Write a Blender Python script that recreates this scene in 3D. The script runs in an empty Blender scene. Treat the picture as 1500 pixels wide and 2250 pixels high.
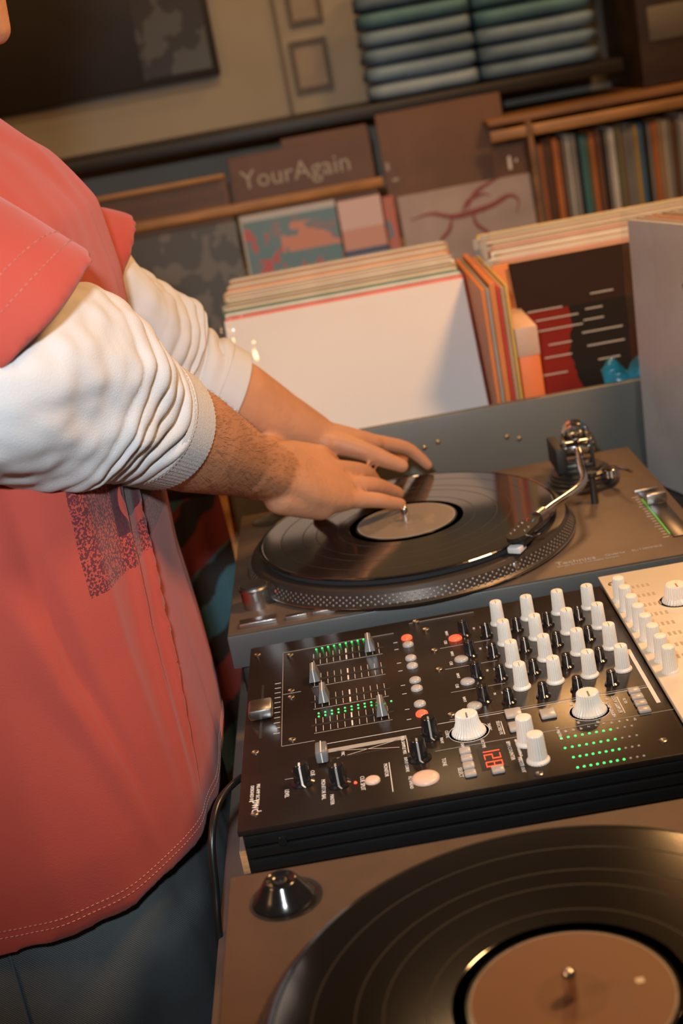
import bpy, bmesh, math, random
import numpy as np
from mathutils import Vector, Matrix, noise
PI = math.pi
random.seed(5)
SC = bpy.context.scene
COL = SC.collection

# ---------------------------------------------------------------- camera
cam_d = bpy.data.cameras.new('camera')
cam = bpy.data.objects.new('camera', cam_d); COL.objects.link(cam)
R_ = Vector((0.98372771, -0.03301267, -0.17660681)); U_ = Vector((0.17816309, 0.30611132, 0.9351758)); F_ = Vector((-0.0231887, 0.95142316, -0.30701183))
M_ = Matrix((R_, U_, -F_)).transposed().to_4x4()
M_.translation = Vector((0.15218, -1.16225, 0.57232))
cam.matrix_world = M_
cam_d.sensor_fit = 'VERTICAL'; cam_d.sensor_height = 36.0; cam_d.lens = 3026.65 / 2250 * 36.0
cam_d.clip_start = 0.02
cam_d.dof.use_dof = True; cam_d.dof.focus_distance = 1.06; cam_d.dof.aperture_fstop = 6.7
SC.camera = cam

# ---------------------------------------------------------------- world, lights, exposure
SC.view_settings.view_transform = 'Standard'; SC.view_settings.look = 'None'
SC.view_settings.gamma = 1; SC.view_settings.use_curve_mapping = False
SC.view_settings.exposure = 0.0
w = bpy.data.worlds.new('world'); SC.world = w; w.use_nodes = True
w.node_tree.nodes['Background'].inputs['Color'].default_value = (1.0, 0.62, 0.36, 1)
w.node_tree.nodes['Background'].inputs['Strength'].default_value = 0.045

def look(o, loc, tgt):
    o.location = loc
    o.rotation_euler = (Vector(tgt) - Vector(loc)).to_track_quat('-Z', 'Y').to_euler()

def area(name, loc, tgt, size, energy, col, spread=PI):
    d = bpy.data.lights.new(name, 'AREA'); d.shape = 'DISK'; d.size = size; d.energy = energy; d.color = col; d.spread = spread
    o = bpy.data.objects.new(name, d); COL.objects.link(o); look(o, loc, tgt); return o

fd = bpy.data.lights.new('camera_flash', 'SPOT'); fd.energy = 52; fd.color = (0.93, 0.97, 1.0); fd.shadow_soft_size = 0.03
fd.spot_size = math.radians(57); fd.spot_blend = 1.0
fl = bpy.data.objects.new('camera_flash', fd); COL.objects.link(fl); look(fl, (0.10, -1.13, 0.72), (0.07, 0.0, 0.30))
area('warm_ceiling_lamp', (0.95, -0.1, 1.35), (0.30, -0.15, 0.1), 0.30, 19, (1.0, 0.52, 0.20))
area('warm_corner_lamp', (0.80, 1.55, 1.30), (0.2, -0.2, 0.1), 0.26, 8, (1.0, 0.50, 0.18))
area('warm_side_fill', (-1.3, -0.9, 1.25), (0.1, 0.1, 0.1), 0.4, 9, (1.0, 0.50, 0.22))  # added warm fill, placed to light the shirt side and right-hand covers
area('warm_back_lamp', (0.2, 0.9, 1.45), (0.1, 1.5, 0.3), 0.3, 5, (1.0, 0.60, 0.28))

# ---------------------------------------------------------------- materials
def mat(name, col, rough=0.5, metal=0.0, nz=0.0, scale=20, bump=0.0, bscale=60, spec=0.5, stretch=None, col2=None, emit=None, estr=1.0, coat=0, sss=0):
    m = bpy.data.materials.new(name); m.use_nodes = True
    nt = m.node_tree; b = nt.nodes['Principled BSDF']
    b.inputs['Base Color'].default_value = (*col, 1); b.inputs['Roughness'].default_value = rough
    b.inputs['Metallic'].default_value = metal; b.inputs['Specular IOR Level'].default_value = spec
    b.inputs['Coat Weight'].default_value = coat
    if sss:
        b.inputs['Subsurface Weight'].default_value = sss; b.inputs['Subsurface Radius'].default_value = (0.012, 0.005, 0.003); b.inputs['Subsurface Scale'].default_value = 1.0
    if emit: b.inputs['Emission Color'].default_value = (*emit, 1); b.inputs['Emission Strength'].default_value = estr
    if nz or bump:
        tc = nt.nodes.new('ShaderNodeTexCoord'); mp = nt.nodes.new('ShaderNodeMapping')
        nt.links.new(tc.outputs['Object'], mp.inputs['Vector'])
        if stretch: mp.inputs['Scale'].default_value = stretch
    if nz:
        n = nt.nodes.new('ShaderNodeTexNoise'); n.inputs['Scale'].default_value = scale; n.inputs['Detail'].default_value = 5
        nt.links.new(mp.outputs['Vector'], n.inputs['Vector'])
        r = nt.nodes.new('ShaderNodeValToRGB')
        c2 = col2 or tuple(c * (1 - nz) for c in col); c1 = col if col2 else tuple(min(1, c * (1 + nz)) for c in col)
        r.color_ramp.elements[0].color = (*c2, 1); r.color_ramp.elements[0].position = 0.35
        r.color_ramp.elements[1].color = (*c1, 1); r.color_ramp.elements[1].position = 0.65
        nt.links.new(n.outputs['Fac'], r.inputs['Fac']); nt.links.new(r.outputs['Color'], b.inputs['Base Color'])
    if bump:
        n2 = nt.nodes.new('ShaderNodeTexNoise'); n2.inputs['Scale'].default_value = bscale; n2.inputs['Detail'].default_value = 4
        nt.links.new(mp.outputs['Vector'], n2.inputs['Vector'])
        bp = nt.nodes.new('ShaderNodeBump'); bp.inputs['Strength'].default_value = bump; bp.inputs['Distance'].default_value = 0.002
        nt.links.new(n2.outputs['Fac'], bp.inputs['Height']); nt.links.new(bp.outputs['Normal'], b.inputs['Normal'])
    return m

M = {}
M['plate'] = mat('turntable_plate', (0.115, 0.080, 0.057), 0.48, 0.1, nz=0.06, scale=40, bump=0.05, bscale=900, spec=0.3)
M['plinth'] = mat('plinth_side', (0.11, 0.12, 0.12), 0.42, 0.3, bump=0.05, bscale=600)
M['rubber'] = mat('black_rubber', (0.015, 0.015, 0.015), 0.6, bump=0.1, bscale=300)
M['alu'] = mat('brushed_aluminium', (0.62, 0.62, 0.62), 0.28, 1.0, bump=0.06, bscale=200, stretch=(1, 12, 1))
M['chrome'] = mat('chrome', (0.75, 0.75, 0.74), 0.12, 1.0, nz=0.05)
M['darkmetal'] = mat('dark_metal', (0.09, 0.085, 0.08), 0.3, 0.8, nz=0.1)
M['dotmetal'] = mat('strobe_dot_metal', (0.26, 0.22, 0.18), 0.45, 0.3, nz=0.1)
M['platter'] = mat('platter_metal', (0.06, 0.048, 0.04), 0.35, 0.4, nz=0.05)
M['felt'] = mat('slipmat_felt', (0.02, 0.02, 0.022), 0.95, bump=0.5, bscale=800)
M['ledred'] = mat('red_led', (0.5, 0.02, 0.01), 0.3, emit=(1, 0.06, 0.02), estr=3.0, nz=0.01)
M['ledgreen'] = mat('green_led', (0.02, 0.4, 0.05), 0.3, emit=(0.05, 1, 0.18), estr=2.2, nz=0.01)
M['redbtn'] = mat('lit_red_button', (0.6, 0.08, 0.04), 0.3, emit=(1, 0.13, 0.05), estr=0.8, nz=0.01)
M['print'] = mat('white_print', (0.75, 0.72, 0.68), 0.6, nz=0.05)
M['printdim'] = mat('grey_print', (0.36, 0.34, 0.31), 0.6, nz=0.05)
M['mixer'] = mat('mixer_black_panel', (0.020, 0.014, 0.011), 0.26, 0.0, nz=0.15, bump=0.02, bscale=500, spec=0.35)
M['mixside'] = mat('mixer_black_side', (0.012, 0.013, 0.014), 0.35, 0.2, nz=0.1)
M['knobw'] = mat('cream_knob_plastic', (0.82, 0.77, 0.68), 0.4, nz=0.04, scale=80)
M['cream'] = mat('cream_panel', (0.74, 0.66, 0.52), 0.38, nz=0.04)
M['knobb'] = mat('black_knob_plastic', (0.012, 0.012, 0.013), 0.16, nz=0.1, spec=0.7)
M['btn'] = mat('grey_translucent_button', (0.42, 0.40, 0.38), 0.25, nz=0.06)
M['btnp'] = mat('peach_button', (0.72, 0.52, 0.40), 0.35, nz=0.05)
M['fadercap'] = mat('smoked_fader_cap', (0.16, 0.165, 0.17), 0.25, nz=0.05)
M['screw'] = mat('screw_steel', (0.35, 0.33, 0.3), 0.35, 1.0, nz=0.1)
M['board'] = mat('grey_weathered_board', (0.17, 0.145, 0.125), 0.6, nz=0.25, scale=8, stretch=(8, 1, 8), bump=0.3, bscale=30)
M['endgrain'] = mat('raw_pine', (0.50, 0.26, 0.11), 0.6, nz=0.3, scale=30, stretch=(1, 1, 8), bump=0.2)
M['table'] = mat('table_laminate', (0.12, 0.10, 0.085), 0.5, nz=0.2, scale=10, bump=0.1)
M['wood'] = mat('golden_wood', (0.42, 0.21, 0.07), 0.45, nz=0.35, scale=6, stretch=(1, 6, 6), bump=0.2)
M['dwood'] = mat('dark_brown_wood', (0.045, 0.025, 0.015), 0.5, nz=0.4, scale=4, stretch=(1, 5, 5), bump=0.2)
M['bwood'] = mat('brown_wood', (0.20, 0.095, 0.035), 0.5, nz=0.35, scale=5, stretch=(1, 6, 6), bump=0.2)
M['bin'] = mat('grey_green_bin_panel', (0.115, 0.115, 0.10), 0.45, nz=0.08, scale=6, bump=0.05)
M['brass'] = mat('brass_screw', (0.8, 0.42, 0.14), 0.3, 1.0, nz=0.1)
M['wall'] = mat('wall_olive_paint', (0.40, 0.37, 0.31), 0.8, nz=0.08, scale=3, bump=0.1, bscale=80)
M['wall2'] = mat('wall_warm_paint', (0.22, 0.18, 0.14), 0.8, nz=0.08, scale=3, bump=0.1)
M['floor'] = mat('floor_dark_boards', (0.06, 0.04, 0.03), 0.5, nz=0.3, scale=5, stretch=(1, 8, 1), bump=0.2)
M['black'] = mat('black_laminate', (0.016, 0.014, 0.013), 0.45, nz=0.1)
M['white'] = mat('white_card', (0.72, 0.70, 0.69), 0.6, nz=0.015, scale=5)
M['cable'] = mat('black_cable', (0.012, 0.012, 0.013), 0.3, nz=0.1)
M['tee'] = None
M['cotton'] = mat('white_cotton', (0.56, 0.57, 0.59), 0.85, nz=0.03, scale=10, bump=0.25, bscale=900, spec=0.2)
M['stitch'] = mat('pale_stitching', (0.62, 0.30, 0.24), 0.8, nz=0.1)
M['skin'] = mat('skin', (0.50, 0.245, 0.135), 0.5, nz=0.10, scale=14, bump=0.35, bscale=170, spec=0.35, sss=0.15)
M['hair'] = mat('dark_hair', (0.02, 0.012, 0.008), 0.6, nz=0.2)
M['teal'] = mat('teal_plastic', (0.02, 0.24, 0.34), 0.3, nz=0.3, scale=30, bump=0.3)
M['disc'] = mat('spindle_steel', (0.8, 0.8, 0.8), 0.15, 1.0, nz=0.03)

def plastic(name, tint=(1, 1, 1), gl=0.10, rough=0.08):
    m = bpy.data.materials.new(name); m.use_nodes = True; nt = m.node_tree
    for n in list(nt.nodes): nt.nodes.remove(n)
    out = nt.nodes.new('ShaderNodeOutputMaterial'); mx = nt.nodes.new('ShaderNodeMixShader')
    tr = nt.nodes.new('ShaderNodeBsdfTransparent'); tr.inputs['Color'].default_value = (*tint, 1)
    g = nt.nodes.new('ShaderNodeBsdfGlossy'); g.inputs['Roughness'].default_value = rough
    lw = nt.nodes.new('ShaderNodeLayerWeight'); lw.inputs['Blend'].default_value = 0.5; fr = nt.nodes.new('ShaderNodeMath'); fr.operation = 'POWER'; fr.inputs[1].default_value = 5.0; nt.links.new(lw.outputs['Facing'], fr.inputs[0])
    ad = nt.nodes.new('ShaderNodeMath'); ad.operation = 'ADD'; ad.inputs[1].default_value = gl
    n = nt.nodes.new('ShaderNodeTexNoise'); n.inputs['Scale'].default_value = 25
    bp = nt.nodes.new('ShaderNodeBump'); bp.inputs['Strength'].default_value = 0.25; bp.inputs['Distance'].default_value = 0.003
    tc = nt.nodes.new('ShaderNodeTexCoord'); nt.links.new(tc.outputs['Object'], n.inputs['Vector'])
    nt.links.new(n.outputs['Fac'], bp.inputs['Height']); nt.links.new(bp.outputs['Normal'], g.inputs['Normal'])
    nt.links.new(fr.outputs[0], ad.inputs[0]); nt.links.new(ad.outputs[0], mx.inputs['Fac'])
    nt.links.new(tr.outputs[0], mx.inputs[1]); nt.links.new(g.outputs[0], mx.inputs[2]); nt.links.new(mx.outputs[0], out.inputs['Surface'])
    return m
M['plastic'] = plastic('clear_plastic_sleeve', gl=0.05, rough=0.10)
M['plasticg'] = plastic('grey_plastic_sleeve', (0.90, 0.92, 0.94), gl=0.06, rough=0.25)

def vinyl():
    m = bpy.data.materials.new('black_vinyl'); m.use_nodes = True; nt = m.node_tree; b = nt.nodes['Principled BSDF']
    b.inputs['Base Color'].default_value = (0.010, 0.010, 0.011, 1); b.inputs['Roughness'].default_value = 0.09; b.inputs['Specular IOR Level'].default_value = 0.5; b.inputs['IOR'].default_value = 2.5
    tc = nt.nodes.new('ShaderNodeTexCoord'); sp = nt.nodes.new('ShaderNodeVectorMath'); sp.operation = 'MULTIPLY'; sp.inputs[1].default_value = (1, 1, 0)
    ln = nt.nodes.new('ShaderNodeVectorMath'); ln.operation = 'LENGTH'
    nt.links.new(tc.outputs['Object'], sp.inputs[0]); nt.links.new(sp.outputs[0], ln.inputs[0])
    mu = nt.nodes.new('ShaderNodeMath'); mu.operation = 'MULTIPLY'; mu.inputs[1].default_value = 2 * PI / 0.0011
    si = nt.nodes.new('ShaderNodeMath'); si.operation = 'SINE'
    nt.links.new(ln.outputs['Value'], mu.inputs[0]); nt.links.new(mu.outputs[0], si.inputs[0])
    # run-in gaps between tracks: smoother rings
    bp = nt.nodes.new('ShaderNodeBump'); bp.inputs['Strength'].default_value = 0.008; bp.inputs['Distance'].default_value = 0.0002
    nt.links.new(si.outputs[0], bp.inputs['Height']); nt.links.new(bp.outputs['Normal'], b.inputs['Normal'])
    return m
M['vinyl'] = vinyl()

def denim():
    m = mat('blue_grey_denim', (0.105, 0.125, 0.135), 0.85, nz=0.3, scale=6, bump=0.0, spec=0.2)
    nt = m.node_tree; b = nt.nodes['Principled BSDF']
    tc = nt.nodes.new('ShaderNodeTexCoord'); wv = nt.nodes.new('ShaderNodeTexWave'); wv.inputs['Scale'].default_value = 260; wv.bands_direction = 'DIAGONAL'; wv.inputs['Distortion'].default_value = 1.5
    nt.links.new(tc.outputs['Object'], wv.inputs['Vector'])
    bp = nt.nodes.new('ShaderNodeBump'); bp.inputs['Strength'].default_value = 0.5; bp.inputs['Distance'].default_value = 0.0008
    nt.links.new(wv.outputs['Fac'], bp.inputs['Height']); nt.links.new(bp.outputs['Normal'], b.inputs['Normal'])
    return m
M['denim'] = denim()

# small node-graph toolkit for flat prints
class NG:
    def __init__(s, m): s.nt = m.node_tree
    def val(s, v):
        n = s.nt.nodes.new('ShaderNodeValue'); n.outputs[0].default_value = v; return n.outputs[0]
    def op(s, o, a, b=0.0, c=0.0):
        n = s.nt.nodes.new('ShaderNodeMath'); n.operation = o
        for i, x in enumerate((a, b, c)):
            if hasattr(x, 'is_linked') or isinstance(x, bpy.types.NodeSocket): s.nt.links.new(x, n.inputs[i])
            else: n.inputs[i].default_value = x
        return n.outputs[0]
    def rect(s, u, v, u0, u1, v0, v1):
        a = s.op('MULTIPLY', s.op('GREATER_THAN', u, u0), s.op('LESS_THAN', u, u1))
        b = s.op('MULTIPLY', s.op('GREATER_THAN', v, v0), s.op('LESS_THAN', v, v1))
        return s.op('MULTIPLY', a, b)
    def circ(s, u, v, cu, cv, r):
        d = s.op('ADD', s.op('POWER', s.op('ABSOLUTE', s.op('SUBTRACT', u, cu)), 2.0), s.op('POWER', s.op('ABSOLUTE', s.op('SUBTRACT', v, cv)), 2.0))
        return s.op('LESS_THAN', d, r * r)
    def mix(s, f, a, b):
        n = s.nt.nodes.new('ShaderNodeMix'); n.data_type = 'RGBA'
        if isinstance(f, bpy.types.NodeSocket): s.nt.links.new(f, n.inputs[0])
        else: n.inputs[0].default_value = f
        for i, x in ((6, a), (7, b)):
            if isinstance(x, bpy.types.NodeSocket): s.nt.links.new(x, n.inputs[i])
            else: n.inputs[i].default_value = (*x, 1)
        return n.outputs[2]
    def obj(s):
        tc = s.nt.nodes.new('ShaderNodeTexCoord'); sx = s.nt.nodes.new('ShaderNodeSeparateXYZ')
        s.nt.links.new(tc.outputs['Object'], sx.inputs[0]); return sx.outputs[0], sx.outputs[1], sx.outputs[2], tc.outputs['Object']
    def noise(s, vec, scale, detail=3):
        n = s.nt.nodes.new('ShaderNodeTexNoise'); n.inputs['Scale'].default_value = scale; n.inputs['Detail'].default_value = detail
        s.nt.links.new(vec, n.inputs['Vector']); return n.outputs['Fac']

# ---------------------------------------------------------------- mesh helpers
class MB:
    def __init__(s): s.v = []; s.f = []
    def add(s, vs, fs):
        o = len(s.v); s.v += [tuple(x) for x in vs]; s.f += [tuple(i + o for i in f) for f in fs]; return s
    def box(s, x0, x1, y0, y1, z0, z1, mtx=None):
        vs = [Vector((x, y, z)) for z in (z0, z1) for y in (y0, y1) for x in (x0, x1)]
        if mtx: vs = [mtx @ v for v in vs]
        return s.add(vs, [(0, 2, 3, 1), (4, 5, 7, 6), (0, 1, 5, 4), (2, 6, 7, 3), (0, 4, 6, 2), (1, 3, 7, 5)])
    def bbox(s, x0, x1, y0, y1, z0, z1, b=0.003, mtx=None, seg=2):
        bm = bmesh.new()
        vs = [bm.verts.new((x, y, z)) for z in (z0, z1) for y in (y0, y1) for x in (x0, x1)]
        for f in [(0, 2, 3, 1), (4, 5, 7, 6), (0, 1, 5, 4), (2, 6, 7, 3), (0, 4, 6, 2), (1, 3, 7, 5)]: bm.faces.new([vs[i] for i in f])
        bmesh.ops.bevel(bm, geom=bm.edges[:], offset=b, segments=seg, profile=0.5, affect='EDGES')
        bm.verts.index_update()
        vv = [v.co.copy() for v in bm.verts]
        if mtx: vv = [mtx @ v for v in vv]
        s.add(vv, [[v.index for v in f.verts] for f in bm.faces]); bm.free(); return s
    def lathe(s, prof, c=(0, 0, 0), n=48, mtx=None, rib=0, ribd=0.0):
        # prof: list of (r, z)
        vs = []; fs = []
        for (r, z) in prof:
            for i in range(n):
                a = 2 * PI * i / n
                rr = r - (ribd if (rib and i % 2) else 0)
                vs.append(Vector((rr * math.cos(a), rr * math.sin(a), z)))
        for k in range(len(prof) - 1):
            for i in range(n):
                j = (i + 1) % n; fs.append((k * n + i, k * n + j, (k + 1) * n + j, (k + 1) * n + i))
        fs.append(tuple(reversed(range(n)))); fs.append(tuple((len(prof) - 1) * n + i for i in range(n)))
        if mtx: vs = [mtx @ v for v in vs]
        vs = [v + Vector(c) for v in vs]
        return s.add(vs, fs)
    def loft(s, rings, cap=True):
        n = len(rings[0]); vs = [v for r in rings for v in r]; fs = []
        for k in range(len(rings) - 1):
            for i in range(n):
                j = (i + 1) % n; fs.append((k * n + i, k * n + j, (k + 1) * n + j, (k + 1) * n + i))
        if cap: fs.append(tuple(reversed(range(n)))); fs.append(tuple((len(rings) - 1) * n + i for i in range(n)))
        return s.add(vs, fs)
    def tube(s, pts, rad, n=12, cap=True, closed=False):
        pts = [Vector(p) for p in pts]
        if not hasattr(rad, '__len__'): rad = [rad] * len(pts)
        rings = []; up = None
        for i, p in enumerate(pts):
            t = (pts[min(i + 1, len(pts) - 1)] - pts[max(i - 1, 0)]).normalized()
            if up is None:
                up = Vector((0, 0, 1)) if abs(t.z) < 0.9 else Vector((1, 0, 0))
            a = (up - up.dot(t) * t).normalized(); b = t.cross(a); up = a
            rings.append([p + rad[i] * (math.cos(2 * PI * k / n) * a + math.sin(2 * PI * k / n) * b) for k in range(n)])
        return s.loft(rings, cap)
    def mesh(s, name):
        me = bpy.data.meshes.new(name); me.from_pydata(s.v, [], s.f); me.validate(); me.update(); return me

def smooth(me, ang=40):
    me.polygons.foreach_set('use_smooth', [True] * len(me.polygons))
    try: me.set_sharp_from_angle(angle=math.radians(ang))
    except Exception: pass

def obj(name, mb, m, parent=None, sm=True, ang=40, kind=None, label=None, loc=(0, 0, 0)):
    me = mb.mesh(name) if isinstance(mb, MB) else mb
    if sm: smooth(me, ang)
    o = bpy.data.objects.new(name, me); COL.objects.link(o); o.location = loc
    if m: 
        me.materials.clear(); me.materials.append(M[m] if isinstance(m, str) else m)
    if parent: o.parent = parent
    if kind: o['kind'] = kind
    if label: o['label'] = label
    return o
def tag(o, label, cat, group=None):
    o['label'] = label; o['category'] = cat
    if group: o['group'] = group
    return o
def thing(name, label, cat, loc=(0, 0, 0), rz=0, group=None):
    o = bpy.data.objects.new(name, None); COL.objects.link(o); o.location = loc; o.rotation_euler = (0, 0, rz); o.empty_display_size = 0.05
    return tag(o, label, cat, group)
def struct(name, mb, m, parent=None): 
    o = obj(name, mb, m, parent, sm=False); o['kind'] = 'structure'; return o
def copy_tree(o, parent=None):
    c = o.copy(); COL.objects.link(c)
    if parent: c.parent = parent
    for ch in list(o.children): copy_tree(ch, c)
    return c
def text(name, body, size, loc, rot, m, parent, align='LEFT', ext=0.0002):
    cu = bpy.data.curves.new(name, 'FONT'); cu.body = body; cu.size = size; cu.extrude = ext; cu.align_x = align; cu.resolution_u = 2
    cu.materials.append(M[m]); o = bpy.data.objects.new(name, cu); COL.objects.link(o)
    o.location = loc; o.rotation_euler = rot; o.parent = parent; return o
def spline(P, n):
    # Catmull-Rom through points
    P = [Vector(p) for p in P]; out = []
    Q = [2 * P[0] - P[1]] + P + [2 * P[-1] - P[-2]]
    for i in range(1, len(Q) - 2):
        for k in range(n):
            t = k / n; a, b, c, d = Q[i - 1], Q[i], Q[i + 1], Q[i + 2]
            out.append(0.5 * ((2 * b) + (c - a) * t + (2 * a - 5 * b + 4 * c - d) * t * t + (-a + 3 * b - 3 * c + d) * t ** 3))
    out.append(P[-1]); return out

# ================================================================ STRUCTURE
struct('floor', MB().box(-2.2, 2.4, -2.2, 2.2, -0.95, -0.90), 'floor')
struct('wall_back', MB().box(-2.2, 2.4, 2.02, 2.10, -0.90, 1.7), 'wall')
struct('wall_right', MB().box(2.32, 2.40, -2.2, 2.02, -0.90, 1.7), 'wall2')
struct('wall_left', MB().box(-2.2, -2.12, -2.2, 2.02, -0.90, 1.7), 'wall2')
struct('ceiling', MB().box(-2.2, 2.4, -2.2, 2.1, 1.70, 1.75), 'dwood')

# ================================================================ DJ TABLE
t = thing('dj_table', 'dark laminate table carrying both turntables and the mixer', 'table', (0.5, 0, -0.9))
T0 = Vector((-0.5, 0, 0.9))
def tpart(name, mb, m): o = obj(name, mb, m, t); o.location = T0; return o
tpart('tabletop', MB().bbox(-0.012, 1.35, -0.95, 1.02, -0.035, 0.0, 0.002), 'table')
for x, y in ((0.03, -0.9), (1.3, -0.9), (0.03, 0.97), (1.3, 0.97)):
    tpart('leg', MB().bbox(x - 0.03, x + 0.03, y - 0.03, y + 0.03, -0.9, -0.035, 0.003), 'dwood')
tpart('apron', MB().box(0.02, 1.32, -0.93, -0.91, -0.13, -0.035), 'dwood')

# ================================================================ TURNTABLES
CX, CY = 0.1825, 0.1529
def turntable(loc, label):
    T = thing('turntable', label, 'turntable', loc, 0, 'turntables on the table')
    P = lambda n, mb, m, par=T, **k: obj(n, mb, m, par, **k)
    P('plinth', MB().bbox(0.0, 0.453, 0.0, 0.353, 0.066, 0.0985, 0.0015), 'plinth')
    P('base', MB().bbox(0.006, 0.447, 0.006, 0.347, 0.026, 0.066, 0.006), 'rubber')
    P('top_plate', MB().bbox(0.0012, 0.4518, 0.0012, 0.3518, 0.0982, 0.1, 0.0006), 'plate')
    for x, y in ((0.05, 0.05), (0.403, 0.05), (0.05, 0.30), (0.403, 0.30)):
        P('foot', MB().lathe([(0.018, 0), (0.024, 0.003), (0.026, 0.02), (0.018, 0.027)], (x, y, 0), 32), 'rubber')
    # platter with sloping rim
    pl = P('platter', MB().lathe([(0.150, 0.101), (0.166, 0.102), (0.1665, 0.1045), (0.1640, 0.1065), (0.1610, 0.1150), (0.1585, 0.1185), (0.156, 0.119), (0.02, 0.119)], (CX, CY, 0), 128), 'platter', ang=12)
    rim = MB()
    for r, z, h in ((0.1662, 0.1035, 0.0012),):
        rim.lathe([(r, z - 0.001), (r + 0.0008, z - 0.0004), (r + 0.0008, z + 0.0004), (r, z + 0.001)], (CX, CY, 0), 128)
    P('platter_rim', rim, 'chrome', pl)
    d = MB()
    for row, (rr, zz) in enumerate(((0.1647, 0.1068), (0.1637, 0.1090), (0.1628, 0.1113), (0.1618, 0.1136))):
        for i in range(150):
            a = 2 * PI * (i + 0.5 * (row % 2)) / 150
            c = Vector((CX + rr * math.cos(a), CY + rr * math.sin(a), zz)); tt = Vector((-math.sin(a), math.cos(a), 0)); nn = Vector((math.cos(a), math.sin(a), 0.3)).normalized(); bb = Vector((-0.3 * math.cos(a), -0.3 * math.sin(a), 1)).normalized()
            s = 0.00115
            vs = [c + nn * 0.0009] + [c + s * (math.cos(q) * tt + math.sin(q) * bb) for q in [k * PI / 3 for k in range(6)]]
            d.add(vs, [(0, k + 1, (k + 1) % 6 + 1) for k in range(6)])
    P('strobe_dots', d, 'dotmetal', pl, kind='stuff')
    P('spindle', MB().lathe([(0.0036, 0.119), (0.0036, 0.139), (0.0030, 0.1412), (0.0014, 0.1424)], (CX, CY, 0), 24), 'disc', pl)
    # controls
    P('start_stop_button', MB().bbox(0.012, 0.047, 0.010, 0.023, 0.1, 0.1045, 0.0008), 'alu')
    P('speed_button', MB().bbox(0.055, 0.075, 0.011, 0.018, 0.1, 0.1035, 0.0006), 'alu')
    P('speed_button', MB().bbox(0.080, 0.101, 0.011, 0.018, 0.1, 0.1035, 0.0006), 'alu')
    c = (0.027, 0.0625, 0)
    ps = P('power_switch', MB().lathe([(0.0135, 0.1), (0.0135, 0.117), (0.0145, 0.1175), (0.0148, 0.1195), (0.0138, 0.121)], c, 40), 'alu')
    P('switch_cap', MB().lathe([(0.0128, 0.121), (0.0122, 0.1225), (0.002, 0.1227)], c, 40), 'rubber', ps)
    ca, sa = math.cos(math.radians(22)), math.sin(math.radians(22))
    mt = Matrix.Translation(Vector(c)) @ Matrix.Rotation(math.radians(22), 4, 'Z')
    P('strobe_housing', MB().bbox(0.004, 0.018, -0.008, 0.008, 0.1, 0.119, 0.001, mtx=mt), 'darkmetal', ps)
    P('strobe_lamp', MB().box(0.0178, 0.0186, -0.006, 0.006, 0.103, 0.111, mtx=mt), M['strobe_red'], ps)
    P('target_lamp', MB().lathe([(0.0055, 0.1), (0.0055, 0.112), (0.0048, 0.114), (0.002, 0.1145)], (0.270, 0.021, 0), 28), 'alu')
    P('adapter_well', MB().lathe([(0.0225, 0.1), (0.0225, 0.1006), (0.0205, 0.1006), (0.0200, 0.1002), (0.003, 0.1002)], (0.037, 0.318, 0), 40), 'darkmetal')
    # pitch control
    P('pitch_slot', MB().bbox(0.4235, 0.4415, 0.045, 0.185, 0.1, 0.1012, 0.0004), 'darkmetal')
    P('pitch_fader', MB().bbox(0.4225, 0.4425, 0.140, 0.149, 0.101, 0.112, 0.0012), 'alu')
    P('fader_frame', MB().bbox(0.4200, 0.4450, 0.1855, 0.189, 0.1, 0.103, 0.0006), 'alu')
    P('pitch_scale_light', MB().box(0.4215, 0.4232, 0.055, 0.165, 0.1, 0.1008), M['ledgreen_dim'])
    for k in range(17): P('scale_tick', MB().box(0.4165 - (0.002 if k % 4 == 0 else 0), 0.4205, 0.050 + k * 0.0078, 0.0504 + k * 0.0078, 0.1, 0.1002), 'print')
    # tonearm
    px, py = 0.378, 0.250
    tb = P('tonearm_base', MB().lathe([(0.040, 0.1), (0.040, 0.104), (0.036, 0.106), (0.036, 0.109), (0.031, 0.111), (0.031, 0.116), (0.024, 0.118), (0.024, 0.121)], (px, py, 0), 56), 'darkmetal')
    P('height_ring', MB().lathe([(0.0325, 0.1095), (0.0335, 0.1105), (0.0335, 0.1125), (0.0325, 0.1135)], (px, py, 0), 56), 'platter', tb)
    a = math.atan2(0.133 - py, 0.360 - px)
    mt = Matrix.Translation((px, py, 0)) @ Matrix.Rotation(a, 4, 'Z')
    P('gimbal', MB().bbox(-0.013, 0.011, -0.0165, -0.0125, 0.121, 0.152, 0.001, mtx=mt).bbox(-0.013, 0.011, 0.0125, 0.0165, 0.121, 0.152, 0.001, mtx=mt).bbox(-0.013, 0.011, -0.0165, 0.0165, 0.121, 0.125, 0.001, mtx=mt).lathe([(0.0035, 0.0), (0.004, 0.003), (0.002, 0.0045)], (px, py, 0.152), 20), 'darkmetal', tb)
    rot = Matrix.Rotation(PI / 2, 4, 'Y')
    P('bearing', MB().lathe([(0.006, -0.018), (0.0085, -0.012), (0.0085, 0.012), (0.006, 0.018)], (0, 0, 0), 28, mtx=Matrix.Translation((0, 0, 0.141)) @ mt @ Matrix.Rotation(PI / 2, 4, 'X')), 'chrome', tb)
    P('anti_skate_dial', MB().lathe([(0.009, 0), (0.009, 0.008), (0.0078, 0.009)], (0.405, 0.222, 0.112), 40, rib=1, ribd=0.0005), 'chrome', tb)
    P('cueing_lever', MB().tube(spline([(0.398, 0.232, 0.118), (0.412, 0.215, 0.121), (0.417, 0.196, 0.124), (0.420, 0.187, 0.124)], 5), 0.0016), 'chrome', tb)
    P('side_block', MB().bbox(0.352, 0.362, 0.236, 0.292, 0.118, 0.146, 0.002), 'rubber', tb)
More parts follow.
